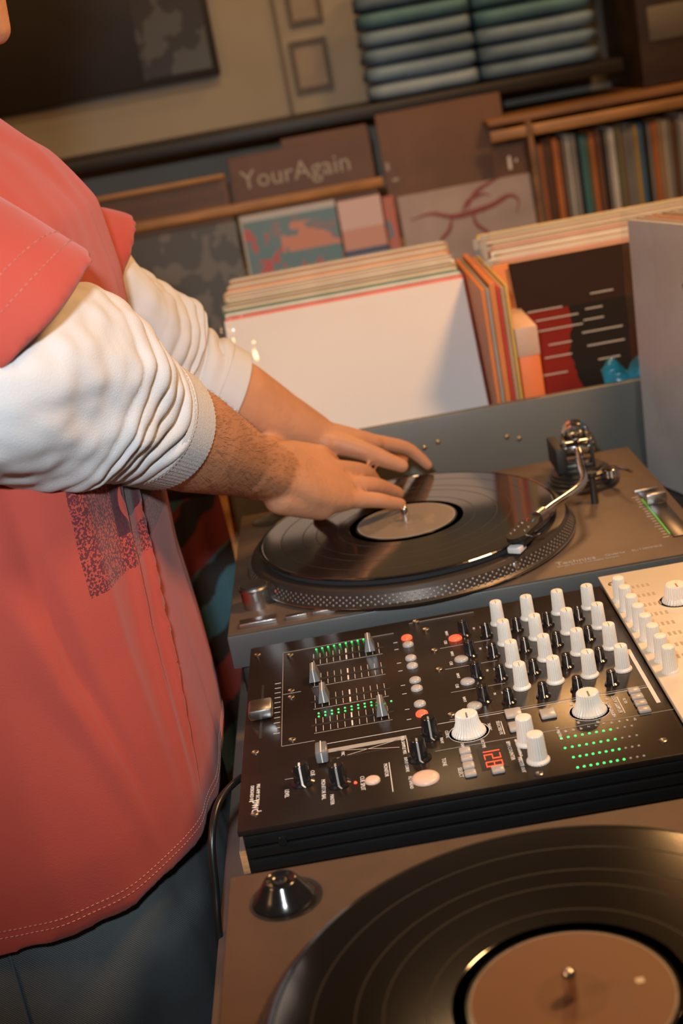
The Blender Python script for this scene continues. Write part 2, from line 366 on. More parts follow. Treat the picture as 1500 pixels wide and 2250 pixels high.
    pts = spline([(0.378, 0.250, 0.141), (0.3725, 0.213, 0.141), (0.368, 0.180, 0.140), (0.3645, 0.150, 0.1395), (0.357, 0.128, 0.139), (0.341, 0.108, 0.138), (0.322, 0.0885, 0.137), (0.306, 0.070, 0.136)], 8)
    arm = P('tonearm', MB().tube(pts, 0.0042, 18), 'chrome')
    P('collar', MB().tube([(0.3105, 0.0755, 0.1363), (0.3025, 0.066, 0.1357)], [0.0062, 0.0062], 24), 'alu', arm)
    h0 = Vector((0.3025, 0.066, 0.1357)); hd = Vector((-0.0345, -0.0485, -0.003)).normalized(); hs = hd.cross(Vector((0, 0, 1))).normalized(); hu = hs.cross(hd)
    def fr(pts_w):   # headshell outline ring pairs (along, halfwidth)
        top = [h0 + hd * l + hs * w + hu * 0.0032 for l, w in pts_w] + [h0 + hd * l - hs * w + hu * 0.0032 for l, w in reversed(pts_w)]
        bot = [v - hu * 0.0045 for v in top]; n = len(top)
        return MB().add(top + bot, [tuple(range(n)), tuple(reversed(range(n, 2 * n)))] + [(i, n + i, n + (i + 1) % n, (i + 1) % n) for i in range(n)])
    hsO = P('headshell', fr([(0, 0.005), (0.008, 0.006), (0.016, 0.0095), (0.045, 0.0095), (0.052, 0.006), (0.0555, 0.002)]), 'darkmetal', arm)
    for l, w_ in ((0.020, 0.0055), (0.028, 0.0055), (0.036, 0.0055), (0.044, 0.0055), (0.028, -0.005), (0.036, -0.005)):
        P('headshell_screw', MB().lathe([(0.0014, 0), (0.0012, 0.0008)], tuple(h0 + hd * l + hs * w_ + hu * 0.0032), 12), 'alu', hsO)
    P('finger_lift', MB().tube(spline([h0 + hd * 0.040 - hs * 0.009, h0 + hd * 0.041 - hs * 0.018 + hu * 0.001, h0 + hd * 0.043 - hs * 0.025 + hu * 0.004], 4), 0.0009, 8), 'chrome', hsO)
    mth = Matrix((hd.to_4d(), hs.to_4d(), hu.to_4d(), Vector((0, 0, 0, 1)))).transposed(); mth.translation = h0
    for i in range(3): mth[3][i] = 0
    mth[3][3] = 1
    P('cartridge', MB().bbox(0.022, 0.046, -0.0075, 0.0075, -0.0095, -0.0013, 0.001, mtx=mth), 'rubber', hsO)
    P('stylus_body', MB().bbox(0.040, 0.054, -0.0065, 0.0065, -0.0125, -0.0065, 0.001, mtx=mth), 'white', hsO)
    P('lead_wire', MB().tube(spline([h0 + hd * 0.006 + hs * 0.002, h0 + hd * 0.012 + hs * 0.004 + hu * 0.004, h0 + hd * 0.020 + hs * 0.002 - hu * 0.001], 5), 0.0005, 6), 'ledred_dim', hsO)
    P('lead_wire', MB().tube(spline([h0 + hd * 0.006 - hs * 0.002, h0 + hd * 0.013 - hs * 0.003 + hu * 0.004, h0 + hd * 0.020 - hs * 0.002 - hu * 0.001], 5), 0.0005, 6), 'teal', hsO)
    bd = Vector((px - 0.3725, py - 0.213, 0)).normalized(); c0 = Vector((px, py, 0.141))
    P('counterweight', MB().tube([c0 + bd * 0.030, c0 + bd * 0.031, c0 + bd * 0.044, c0 + bd * 0.0445, c0 + bd * 0.056, c0 + bd * 0.057], [0.010, 0.0145, 0.0145, 0.0155, 0.0155, 0.012], 40), 'chrome', arm)
    P('rear_stub', MB().tube([c0, c0 + bd * 0.066], [0.005, 0.0045], 20), 'darkmetal', arm)
    P('arm_rest', MB().lathe([(0.004, 0.1), (0.0035, 0.128), (0.0055, 0.130), (0.0055, 0.1335)], (0.3775, 0.180, 0), 20), 'darkmetal')
    # printing
    tx = thing_text = text('lettering', 'Technics', 0.0105, (0.309, 0.0270, 0.1002), (0, 0, 0), 'printdim', T)
    text('lettering', 'Quartz', 0.0065, (0.355, 0.0285, 0.1002), (0, 0, 0), 'printdim', T)
    text('lettering', 'SL-1200MK2', 0.0055, (0.380, 0.0285, 0.1002), (0, 0, 0), 'printdim', T)
    text('lettering', 'Direct Drive Turntable System', 0.0046, (0.309, 0.0215, 0.1002), (0, 0, 0), 'printdim', T)
    return T
M['strobe_red'] = mat('strobe_red_lamp', (0.5, 0.02, 0.01), 0.3, emit=(1, 0.05, 0.02), estr=30.0, nz=0.01)
M['ledgreen_dim'] = mat('green_pitch_light', (0.05, 0.25, 0.03), 0.4, emit=(0.15, 0.7, 0.08), estr=0.25, nz=0.02)
M['ledred_dim'] = mat('red_wire', (0.5, 0.03, 0.03), 0.4, nz=0.02)
T1 = turntable((0, 0, 0), 'silver grey record turntable under the reaching hand, behind the mixer')
T2 = copy_tree(T1); T2.location = (0.0218, -0.7612, 0.0057); T2['label'] = 'silver grey record turntable in front of the mixer, nearest the camera'

def label_mat(name, c, ring, speck):
    m = mat(name, c, 0.5, nz=0.05); g = NG(m); b = m.node_tree.nodes['Principled BSDF']
    x, y, z, ov = g.obj()
    out = g.mix(g.circ(x, y, 0, 0, 0.0485), ring, c)
    out = g.mix(g.circ(x, y, 0, 0, 0.0175), out, tuple(k * 0.85 for k in c))
    n = g.op('GREATER_THAN', g.noise(ov, 60), 0.62)
    out = g.mix(g.op('MULTIPLY', n, 0.35), out, speck)
    m.node_tree.links.new(out, b.inputs['Base Color']); return m
def record(loc, label, lm, mk):
    r = thing('vinyl_record', label, 'record', loc, 0)
    obj('disc', MB().lathe([(0.148, 0), (0.1505, 0.0006), (0.151, 0.0013), (0.1500, 0.0022), (0.1478, 0.0024), (0.1470, 0.00205), (0.0585, 0.00205), (0.0578, 0.0017), (0.0520, 0.0017), (0.0515, 0.0023), (0.0365, 0.0024), (0.0036, 0.0024)], (0, 0, 0), 160), 'vinyl', r, sm=False)
    for q in (0.070, 0.092, 0.106, 0.128):
        obj('track_gap', MB().lathe([(q - 0.0005, 0.0019), (q - 0.0004, 0.00215), (q + 0.0004, 0.00215), (q + 0.0005, 0.0019)], (0, 0, 0), 128), 'rubber', r)
    lb = obj('centre_label', MB().lathe([(0.0498, 0.0022), (0.0498, 0.00262), (0.0036, 0.00262)], (0, 0, 0), 96), lm, r)
    mk(lb); return r
def slip(loc, label):
    tag(obj('slipmat', MB().lathe([(0.1475, 0), (0.149, 0.001), (0.149, 0.0045), (0.1475, 0.0052), (0.0036, 0.0052)], (0, 0, 0), 96), 'felt', None, loc=loc), label, 'slipmat', 'slipmats')
slip((CX, CY, 0.1192), 'black felt slipmat under the record on the far turntable')
slip((CX + 0.0218, CY - 0.7612, 0.1249), 'black felt slipmat under the record on the near turntable')
def mk1(lb):
    text('lettering', 'SIDE A', 0.006, (-0.030, 0.004, 0.0027), (0, 0, 0), 'printdim', lb)
def mk2(lb):
    obj('logo', MB().box(0.0315, 0.0355, 0.0005, 0.0045, 0.0026, 0.0029), 'print', lb)
def mk1(lb): pass
record((CX, CY, 0.1246), 'shiny black record with pale label spinning under the hand', label_mat('pale_label', (0.19, 0.155, 0.12), (0.28, 0.25, 0.22), (0.30, 0.23, 0.16)), mk1)
record((CX + 0.0218, CY - 0.7612, 0.1303), 'large black record with plain salmon brown label, nearest the camera', label_mat('salmon_label', (0.185, 0.095, 0.062), (0.27, 0.24, 0.23), (0.16, 0.10, 0.08)), mk2)

ad = thing('record_adapter', 'black cone-shaped adapter for large-hole records on the near turntable corner', 'adapter', (0.0575, -0.4425, 0.1059))
obj('cone', MB().lathe([(0.0190, 0.0), (0.0192, 0.0012), (0.0188, 0.0022), (0.0150, 0.0062), (0.0105, 0.0128), (0.0098, 0.0136), (0.0090, 0.0138), (0.0084, 0.0132), (0.0060, 0.0128), (0.0044, 0.0110), (0.0044, 0.0100), (0.002, 0.0100)], (0, 0, 0), 64), 'knobb', ad)
obj('centre_bush', MB().lathe([(0.0042, 0.010), (0.0042, 0.0128), (0.0028, 0.0132), (0.0026, 0.011)], (0, 0, 0), 32), 'darkmetal', ad)

# ================================================================ MIXER
MX = thing('dj_mixer', 'black club mixer with white knobs between the two turntables', 'mixer', (0.18, -0.19, 0.048))
ML = Vector((-0.18, 0.19, -0.048))
def P(n, mb, m, par=None, **k):
    o = obj(n, mb, m, par or MX, **k)
    if par is None: o.location = ML
    return o
def mt_(s, body, size, x, y, m='print', al='LEFT'):
    o = text(s, body, size, Vector((x, y, 0.1003)) + ML, (0, 0, -PI / 2), m, MX, al, 0.0001); return o
ZM = 0.1
P('top_panel', MB().bbox(0.0235, 0.336, -0.346, -0.038, 0.0955, ZM, 0.0007), 'mixer')
P('chassis', MB().bbox(0.0255, 0.336, -0.341, -0.043, 0.050, 0.0955, 0.001), 'mixside')
for k, (z0, z1) in enumerate(((0.0865, 0.0945), (0.077, 0.0845), (0.066, 0.075), (0.055, 0.063))):
    P('cooling_fin', MB().bbox(0.0265 + 0.001 * k, 0.50, -0.3455 + 0.0006 * k, -0.338, z0, z1, 0.0008), 'mixside')
P('side_screw', MB().lathe([(0.0035, 0), (0.003, 0.0015)], (0.052, -0.3455, 0.087), 20, mtx=Matrix.Rotation(PI / 2, 4, 'X')), 'knobb')
SCR = [(0.030, -0.056), (0.059, -0.069), (0.060, -0.141), (0.060, -0.153), (0.061, -0.227), (0.033, -0.237), (0.035, -0.327), (0.171, -0.045), (0.178, -0.066), (0.182, -0.232), (0.230, -0.340), (0.181, -0.112), (0.181, -0.150), (0.318, -0.325)]
for x, y in SCR:
    P('screw', MB().lathe([(0.0030, ZM), (0.0030, ZM + 0.0007), (0.0022, ZM + 0.0012), (0.0012, ZM + 0.0009), (0.0005, ZM + 0.0005)], (x, y, 0), 16), 'screw')
WX = (0.2395, 0.2655, 0.2920, 0.3175); WY = (-0.0800, -0.1225, -0.1650, -0.2075)
def wknob(name, x, y, r, h, z=ZM, skirt=1.25, m='knobw', par=None):
    k = P(name, MB().lathe([(r * skirt, z), (r * skirt, z + 0.0012), (r * 1.02, z + 0.0028), (r * 0.95, z + h * 0.6), (r * 0.90, z + h - 0.0008), (r * 0.82, z + h), (r * 0.3, z + h + 0.0003)], (x, y, 0), 48, rib=1, ribd=r * 0.05), m, par, ang=25)
    return k
for j, y in enumerate(WY):
    for i, x in enumerate(WX):
        k = wknob('eq_knob', x, y, 0.0056, 0.0205)
        obj('pointer', MB().box(x - 0.0003, x + 0.0003, y - 0.0048, y + 0.001, ZM + 0.0206, ZM + 0.0210), 'printdim', k)
for j, y in enumerate(WY):
    for i, x in enumerate((0.2265, 0.2525, 0.2785, 0.3045)):
        yy = y - 0.0185 - 0.002
        k = P('aux_knob', MB().lathe([(0.0056, ZM), (0.0056, ZM + 0.001), (0.0040, ZM + 0.002), (0.0036, ZM + 0.0105), (0.0031, ZM + 0.0112)], (x, yy, 0), 28), 'knobb')
        obj('pointer', MB().box(x - 0.00035, x + 0.00035, yy - 0.0031, yy + 0.0005, ZM + 0.0112, ZM + 0.0115).add([(x - 0.00035, yy - 0.0038, ZM + 0.0108), (x + 0.00035, yy - 0.0038, ZM + 0.0108), (x + 0.00035, yy - 0.0044, ZM + 0.002), (x - 0.00035, yy - 0.0044, ZM + 0.002), (x - 0.00035, yy - 0.0062, ZM + 0.0012), (x + 0.00035, yy - 0.0062, ZM + 0.0012)], [(0, 1, 2, 3), (3, 2, 5, 4)]), 'print', k)
for j, y in enumerate(WY):      # gain knobs, tall black; bright metal strip forms the pointer and a side highlight
    k = P('gain_knob', MB().lathe([(0.0062, ZM), (0.0060, ZM + 0.001), (0.0046, ZM + 0.002), (0.0042, ZM + 0.013), (0.0036, ZM + 0.0138)], (0.2085, y - 0.012, 0), 32), 'knobb')
    obj('pointer', MB().box(0.2081, 0.2089, y - 0.0155, y - 0.0115, ZM + 0.0138, ZM + 0.0142).add([(0.2080, y - 0.0164, ZM + 0.0135), (0.2090, y - 0.0164, ZM + 0.0135), (0.2090, y - 0.0168, ZM + 0.002), (0.2080, y - 0.0168, ZM + 0.002)], [(0, 1, 2, 3)]), 'alu', k)
def dome(name, x, y, rx, ry, h, m, par=None):
    pr = [(1, 0), (1, 0.35), (0.93, 0.62), (0.75, 0.85), (0.45, 0.97), (0.1, 1)]
    return P(name, MB().lathe([(a, b) for a, b in pr], (0, 0, 0), 32, mtx=Matrix.Translation((x, y, ZM)) @ Matrix.Diagonal((rx, ry, h, 1))), m, par)
for i, y in enumerate((-0.0775, -0.0920, -0.1200, -0.1355, -0.1630, -0.1785, -0.2060, -0.2230)):
    dome('assign_button', 0.1605, y, 0.0048, 0.0048, 0.0030, 'redbtn' if i in (0, 7) else 'btn')
    P('button_mark', MB().box(0.1485, 0.1520, y - 0.0045, y - 0.0040, ZM, ZM + 0.0002), 'print')
for i, y in enumerate((-0.096, -0.139, -0.182, -0.225)):
    dome('cue_button', 0.2005, y, 0.0058, 0.0058, 0.0028, 'redbtn' if i == 0 else 'btn')
    mt_('lettering', 'CUE', 0.0036, 0.1905, y - 0.0005)
    mt_('lettering', 'INPUT', 0.0032, 0.1935, y + 0.0185)
    for q, s in enumerate(('PH', 'LN')):
        mt_('lettering', s, 0.0028, 0.217 + q * 0.006, y + 0.016)
# faders
for i, (y, xc) in enumerate(((-0.0865, 0.128), (-0.1275, 0.080), (-0.1685, 0.087), (-0.2095, 0.131))):
    P('fader_slot', MB().box(0.076, 0.140, y - 0.0009, y + 0.0009, ZM, ZM + 0.0002), 'rubber')
    for k in range(11):
        x = 0.0795 + k * 0.0056; wd = 0.0006 if k == 5 else 0.00018
        for s in (-1, 1): P('scale_tick', MB().box(x - wd, x + wd, y + s * 0.0068 - 0.0042, y + s * 0.0068 + 0.0042, ZM, ZM + 0.0002), 'print')
    P('scale_line', MB().box(0.078, 0.138, y - 0.0135, y - 0.0131, ZM, ZM + 0.0002), 'printdim')
    f = P('fader_cap', MB().add([(xc - 0.0045, y - 0.009, ZM + 0.002), (xc + 0.0045, y - 0.009, ZM + 0.002), (xc + 0.0045, y + 0.009, ZM + 0.002), (xc - 0.0045, y + 0.009, ZM + 0.002),
                                 (xc - 0.0022, y - 0.0078, ZM + 0.012), (xc + 0.0022, y - 0.0078, ZM + 0.012), (xc + 0.0022, y + 0.0078, ZM + 0.012), (xc - 0.0022, y + 0.0078, ZM + 0.012)],
                                [(3, 2, 1, 0), (4, 5, 6, 7), (0, 1, 5, 4), (1, 2, 6, 5), (2, 3, 7, 6), (3, 0, 4, 7)]).box(xc - 0.001, xc + 0.001, y - 0.003, y + 0.003, ZM, ZM + 0.002), 'fadercap', sm=False)
    obj('pointer', MB().box(xc - 0.0004, xc + 0.0004, y - 0.0079, y + 0.0079, ZM + 0.0120, ZM + 0.0124).add([(xc - 0.0004, y - 0.00795, ZM + 0.012), (xc + 0.0004, y - 0.00795, ZM + 0.012), (xc + 0.0004, y - 0.00915, ZM + 0.002), (xc - 0.0004, y - 0.00915, ZM + 0.002)], [(0, 1, 2, 3)]), 'print', f)
f = P('fader_cap', MB().bbox(0.0795, 0.0885, -0.276, -0.258, ZM + 0.002, ZM + 0.011, 0.0015).box(0.083, 0.085, -0.270, -0.264, ZM, ZM + 0.002), 'fadercap')
obj('pointer', MB().box(0.0836, 0.0844, -0.2755, -0.2585, ZM + 0.011, ZM + 0.0114).box(0.0836, 0.0844, -0.2766, -0.276, ZM + 0.003, ZM + 0.0105), 'print', f)
P('fader_slot', MB().box(0.080, 0.132, -0.2678, -0.2662, ZM, ZM + 0.0002), 'rubber')
# crossfader
P('crossfader_slot', MB().box(0.0355, 0.0375, -0.215, -0.120, ZM, ZM + 0.0002), 'rubber')
for k in range(11): P('scale_tick', MB().box(0.0465, 0.0515, -0.212 + k * 0.009, -0.2116 + k * 0.009, ZM, ZM + 0.0002), 'print')
P('crossfader_cap', MB().bbox(0.0275, 0.0465, -0.188, -0.166, ZM + 0.0015, ZM + 0.0105, 0.0022), 'alu')
# channel level LEDs
for i, (y, n) in enumerate(((-0.0665, 9), (-0.1960, 12), (-0.1905, 9))):
    for k in range(n): P('level_led', MB().lathe([(0.0008, ZM), (0.0007, ZM + 0.0006), (0.0003, ZM + 0.0008)], (0.082 + k * 0.0052, y + 0.0004 * k, 0), 8), 'ledgreen')
# output meter block
for r in range(4):
    for k in range(11):
        P('meter_led', MB().lathe([(0.0009, ZM), (0.0008, ZM + 0.0006), (0.0003, ZM + 0.0008)], (0.253 + k * 0.0050 if r < 2 else 0.256 + k * 0.0045, -0.297 - r * 0.0145, 0), 8), 'ledgreen' if (k < 8) else 'btn')
for k in range(11):
    mt_('lettering', ('-30', '-20', '-15', '-10', '-7', '-3', '0', '+3', '+6', '+9', '+12')[k], 0.0026, 0.2515 + k * 0.0055, -0.286)
# effect section
for (x, y) in ((0.1915, -0.2640), (0.2800, -0.2640)):
    P('dial_ring', MB().lathe([(0.0150, ZM), (0.0150, ZM + 0.0002), (0.0146, ZM + 0.0002), (0.0146, ZM)], (x, y, 0), 48), 'print')
    k = P('effect_knob', MB().lathe([(0.0128, ZM), (0.0126, ZM + 0.0015), (0.0104, ZM + 0.0045), (0.0088, ZM + 0.009), (0.0082, ZM + 0.0150), (0.0074, ZM + 0.0158), (0.002, ZM + 0.016)], (x, y, 0), 64, rib=1, ribd=0.0007), 'knobw', ang=25)
    obj('pointer', MB().box(x - 0.0006, x + 0.0006, y - 0.0075, y, ZM + 0.0158, ZM + 0.0162), 'fadercap', k)
wknob('booth_knob', 0.2290, -0.2950, 0.0064, 0.021); wknob('master_knob', 0.2325, -0.3220, 0.0066, 0.021)
def sqb(x, y, wx=0.0042, wy=0.0046, m='btn'):
    return P('square_button', MB().bbox(x - wx, x + wx, y - wy, y + wy, ZM, ZM + 0.0026, 0.0012), m)
for x, y in ((0.2265, -0.2490), (0.2262, -0.2700)): sqb(x, y, 0.0062, 0.0068)
sqb(0.2505, -0.2590, 0.0058, 0.0068)
for k in range(4): sqb(0.1852, -0.2925 - k * 0.0108, 0.0042, 0.0042)
for k in range(4): sqb(0.3165, -0.2470 - k * 0.0105, 0.0045, 0.0042)
sqb(0.2040, -0.3265, 0.0045, 0.0045)
dome('cut_button', 0.1545, -0.3200, 0.0098, 0.0098, 0.0034, 'btnp')
dome('cue_split_button', 0.1180, -0.3100, 0.0055, 0.0055, 0.0028, 'btnp')
dome('cue_button', 0.0672, -0.2760, 0.0062, 0.0062, 0.0028, 'btn')
P('peak_led', MB().lathe([(0.0012, ZM), (0.0009, ZM + 0.001)], (0.106, -0.3085, 0), 10), 'ledred')
for x, y in ((0.0690, -0.2955), (0.0945, -0.3060), (0.1640, -0.2600), (0.1530, -0.2900)):
    k = P('monitor_knob', MB().lathe([(0.0085, ZM), (0.0085, ZM + 0.001), (0.0062, ZM + 0.002), (0.0056, ZM + 0.0150), (0.0048, ZM + 0.0160)], (x, y, 0), 40), 'knobb')
    obj('pointer', MB().box(x - 0.0007, x + 0.0007, y - 0.0045, y, ZM + 0.016, ZM + 0.0164).add([(x - 0.0007, y - 0.0056, ZM + 0.0155), (x + 0.0007, y - 0.0056, ZM + 0.0155), (x + 0.0007, y - 0.0064, ZM + 0.002), (x - 0.0007, y - 0.0064, ZM + 0.002), (x + 0.0012, y - 0.0092, ZM + 0.0012), (x + 0.0024, y - 0.0092, ZM + 0.0012)], [(0, 1, 2, 3), (3, 2, 5, 4)]), 'print' if x < 0.09 else 'printdim', k)
# red seven segment counter reading three digits
P('display_window', MB().box(0.1935, 0.2125, -0.3225, -0.2900, ZM, ZM + 0.0003), 'rubber')
seg = {'1': 'bc', '2': 'abged', '0': 'abcdef', '8': 'abcdefg'}
for i, ch in enumerate('128'):
    cy = -0.2950 - i * 0.0105; cx = 0.2030; hw, hh = 0.0030, 0.0055
    L = {'a': (hh, hh, -hw, hw), 'g': (0, 0, -hw, hw), 'd': (-hh, -hh, -hw, hw), 'f': (0, hh, hw, hw), 'b': (0, hh, -hw, -hw), 'e': (-hh, 0, hw, hw), 'c': (-hh, 0, -hw, -hw)}
    for s in seg[ch]:
        x0, x1, y0, y1 = L[s]
        P('display_segment', MB().box(cx + x0 - 0.00028, cx + x1 + 0.00028, cy + y0 - 0.00028, cy + y1 + 0.00028, ZM + 0.0003, ZM + 0.0007), 'ledred')
# printed lines
def ln(x0, y0, x1, y1, w_=0.0002, m='printdim'):
    P('printed_line', MB().box(min(x0, x1) - w_, max(x0, x1) + w_, min(y0, y1) - w_, max(y0, y1) + w_, ZM, ZM + 0.0002), m)
ln(0.053, -0.061, 0.150, -0.061); ln(0.053, -0.061, 0.053, -0.2345); ln(0.053, -0.2345, 0.078, -0.2345); ln(0.053, -0.145, 0.068, -0.145)
ln(0.165, -0.046, 0.222, -0.046)
for y in (-0.110, -0.152, -0.195): ln(0.186, y, 0.205, y); ln(0.215, y, 0.228, y)
ln(0.080, -0.2430, 0.330, -0.2430, m='print'); ln(0.180, -0.2400, 0.330, -0.2400)
ln(0.082, -0.2570, 0.146, -0.2520, 0.00015); ln(0.165, -0.2835, 0.336, -0.2835)
ln(0.056, -0.286, 0.078, -0.286); ln(0.131, -0.288, 0.131, -0.329, 0.0003, 'print'); ln(0.146, -0.256, 0.146, -0.278, 0.0003, 'print')
ln(0.216, -0.256, 0.216, -0.276, 0.0003, 'print'); ln(0.303, -0.250, 0.303, -0.276, 0.0003, 'print'); ln(0.222, -0.287, 0.222, -0.325, 0.0003, 'print')
# crossed fade-curve marks
for s in (-1, 1):
    P('fade_curve', MB().add([(0.094, -0.262 - s * 0.006, ZM + 0.0002), (0.140, -0.262 + s * 0.006, ZM + 0.0002), (0.140, -0.2625 + s * 0.006, ZM + 0.0002), (0.094, -0.2625 - s * 0.006, ZM + 0.0002)], [(0, 3, 2, 1)]), 'print', sm=False)
for (s, x, y, sz) in (('LEVEL', 0.0560, -0.3010, 0.0044), ('CUE', 0.0745, -0.2800, 0.0042), ('MONITOR BAL', 0.0820, -0.2960, 0.0042), ('CUE', 0.0880, -0.2900, 0.0036), ('MASTER', 0.0878, -0.3190, 0.0038),
                      ('CUE SPLIT', 0.1095, -0.3010, 0.0044), ('MONITOR', 0.1270, -0.2890, 0.0040), ('INPUT CURVE', 0.1420, -0.2850, 0.0034), ('EQ SPREAD', 0.1430, -0.3130, 0.0034),
                      ('FX & SAMPLE MIX', 0.1420, -0.2520, 0.0036), ('TONE', 0.1680, -0.2960, 0.0042), ('CURVE', 0.1745, -0.2560, 0.0036), ('SELECT', 0.1775, -0.3130, 0.0042), ('BPM COUNTER', 0.2150, -0.2880, 0.0040),
                      ('SELECTED FX', 0.2125, -0.2550, 0.0036), ('LOOP SAMPLER', 0.2990, -0.2480, 0.0040), ('LOOP LENGTH', 0.2935, -0.2560, 0.0036), ('BOOTH OUTPUT', 0.2210, -0.2875, 0.0032), ('MASTER OUT', 0.2195, -0.3130, 0.0036),
                      ('PRE-AMP SECTION', 0.0355, -0.2860, 0.0036), ('DESIGNED BY', 0.0312, -0.2870, 0.0036), ('pwd', 0.0330, -0.3080, 0.0100), ('0 - MASTER - 0', 0.2520, -0.2800, 0.0030), ('MIC', 0.0975, -0.2600, 0.0036),
                      ('FILTER', 0.3060, -0.2545, 0.0030), ('TRAFFIC', 0.2060, -0.2560, 0.0030), ('SAMPLER', 0.1835, -0.2790, 0.0034), ('DELAY', 0.1700, -0.2650, 0.0030), ('FX TYPE', 0.1980, -0.2790, 0.0034)):
    mt_('lettering', s, sz, x, y)
for i, s in enumerate(('1/4', '1/2', '1/1', '2/1', '4/1', '8/1', '1/8')):
    a = math.radians(-130 + i * 43); mt_('lettering', s, 0.0030, 0.2800 + 0.019 * math.cos(a), -0.2640 + 0.019 * math.sin(a) + 0.002)
# tape strip near cream panel
P('label_strip', MB().box(0.3275, 0.3305, -0.270, -0.175, ZM, ZM + 0.0003), 'print')

# board and riser that carry the mixer
bo = thing('wooden_board', 'grey-faced plywood board under the mixer with a raw orange cut end', 'board', (0.16, -0.145, 0.028))
obj('panel', MB().box(-0.148, 0.16, -0.1385, 0.131, 0.0, 0.020), 'board', bo)
obj('cut_end', MB().box(-0.148, 0.16, -0.1395, -0.1385, 0.001, 0.0195), 'endgrain', bo, label='raw orange cut end of the board')
tag(obj('riser_block', MB().bbox(0.04, 0.45, -0.25, -0.03, 0.0, 0.028, 0.002), 'rubber'), 'black riser block under the wooden board', 'block')

# cream controller beyond the mixer
CR = thing('effects_controller', 'cream coloured control panel with white knobs at the right of the mixer', 'controller', (0.42, -0.19, 0.0))
def C(n, mb, m, par=None, **k):
    o = obj(n, mb, m, par or CR, **k)
    if par is None: o.location = (-0.42, 0.19, 0)
    return o
C('casing', MB().bbox(0.3385, 0.560, -0.352, -0.030, 0.0, 0.1000, 0.002), 'mixside')
C('face_panel', MB().bbox(0.3365, 0.562, -0.356, -0.028, 0.1000, 0.1045, 0.0008), 'cream')
ZM = 0.1045
MX_, P_ = MX, P
for k in range(8): 
    kk = C('channel_knob', MB().lathe([(0.0068, ZM), (0.0066, ZM + 0.0012), (0.0055, ZM + 0.0024), (0.0050, ZM + 0.0200), (0.0044, ZM + 0.0208), (0.001, ZM + 0.021)], (0.3435 + 0.0006 * k, -0.0870 - k * 0.0209, 0), 48, rib=1, ribd=0.0003), 'knobw', ang=25)
for (x, y) in ((0.386, -0.108), (0.403, -0.180), (0.395, -0.250), (0.430, -0.110), (0.450, -0.180), (0.445, -0.250), (0.49, -0.11), (0.50, -0.18)):
    C('dial_ring', MB().lathe([(0.0150, ZM), (0.0150, ZM + 0.0002), (0.0145, ZM + 0.0002), (0.0145, ZM)], (x, y, 0), 40), 'printdim')
    kk = C('large_knob', MB().lathe([(0.0125, ZM), (0.0122, ZM + 0.0015), (0.0100, ZM + 0.0045), (0.0088, ZM + 0.0140), (0.0080, ZM + 0.0150), (0.002, ZM + 0.0152)], (x, y, 0), 56, rib=1, ribd=0.0006), 'knobw', ang=25)
    obj('pointer', MB().box(x - 0.0006, x + 0.0006, y - 0.007, y, ZM + 0.0151, ZM + 0.0154), 'ledred_dim', kk)
for k in range(10):
    for r in range(3):
        C('printed_mark', MB().box(0.366 + r * 0.006, 0.3685 + r * 0.006, -0.066 - k * 0.021, -0.060 - k * 0.021, ZM, ZM + 0.0002), 'printtan')  if False else None
M['printtan'] = mat('tan_print', (0.45, 0.36, 0.25), 0.6, nz=0.05)
for k in range(9):
    for r in range(4):
        C('printed_mark', MB().box(0.3585 + r * 0.0042, 0.3605 + r * 0.0042, -0.068 - k * 0.0209, -0.0615 - k * 0.0209, ZM, ZM + 0.0002), 'printtan')
C('recessed_jack', MB().lathe([(0.007, ZM), (0.007, ZM + 0.0006), (0.0045, ZM + 0.0006), (0.0042, ZM + 0.0001)], (0.3705, -0.268, 0), 32), 'printtan')
C('panel_screw', MB().lathe([(0.0035, ZM), (0.0032, ZM + 0.001), (0.002, ZM + 0.0012)], (0.3445, -0.050, 0), 20), 'screw')

# power cable by the table edge
cb = obj('power_cable', MB().tube(spline([(0.026, -0.215, 0.072), (0.016, -0.232, 0.078), (0.002, -0.262, 0.078), (-0.005, -0.285, 0.062), (-0.008, -0.300, 0.030), (-0.012, -0.315, -0.010), (-0.020, -0.330, -0.12), (-0.022, -0.33, -0.35), (-0.02, -0.30, -0.70), (0.0, -0.25, -0.895), (0.15, -0.2, -0.896)], 8), 0.0028, 12), 'cable')
tag(cb, 'thin black cable looping down between the shirt and the mixer', 'cable')

# ================================================================ RECORD BIN
BN = thing('record_bin', 'grey fronted record bin behind the far turntable', 'bin', (0.33, 0.70, 0.0))
def B(n, mb, m, **k):
    o = obj(n, mb, m, BN, **k); o.location = (-0.33, -0.70, 0); return o
B('front_panel', MB().bbox(-0.016, 0.70, 0.436, 0.448, 0.0, 0.153, 0.0015), 'bin')
B('bottom_panel', MB().box(-0.016, 0.70, 0.448, 0.97, 0.0, 0.008), 'wood')
B('back_panel', MB().box(-0.016, 0.70, 0.97, 0.98, 0.0, 0.22), 'wood')
B('side_panel', MB().box(-0.026, -0.016, 0.440, 0.98, 0.0, 0.16), 'wood')
B('side_panel', MB().box(0.700, 0.710, 0.440, 0.98, 0.0, 0.16), 'wood')
B('corner_post', MB().add([(-0.030, 0.428, 0.155), (-0.017, 0.428, 0.155), (-0.0215, 0.428, 0.045), (-0.0245, 0.428, 0.045), (-0.030, 0.436, 0.155), (-0.017, 0.436, 0.155), (-0.0215, 0.436, 0.045), (-0.0245, 0.436, 0.045)],
                         [(0, 3, 2, 1), (4, 5, 6, 7), (0, 1, 5, 4), (1, 2, 6, 5), (2, 3, 7, 6), (3, 0, 4, 7)]), 'wood', sm=False)
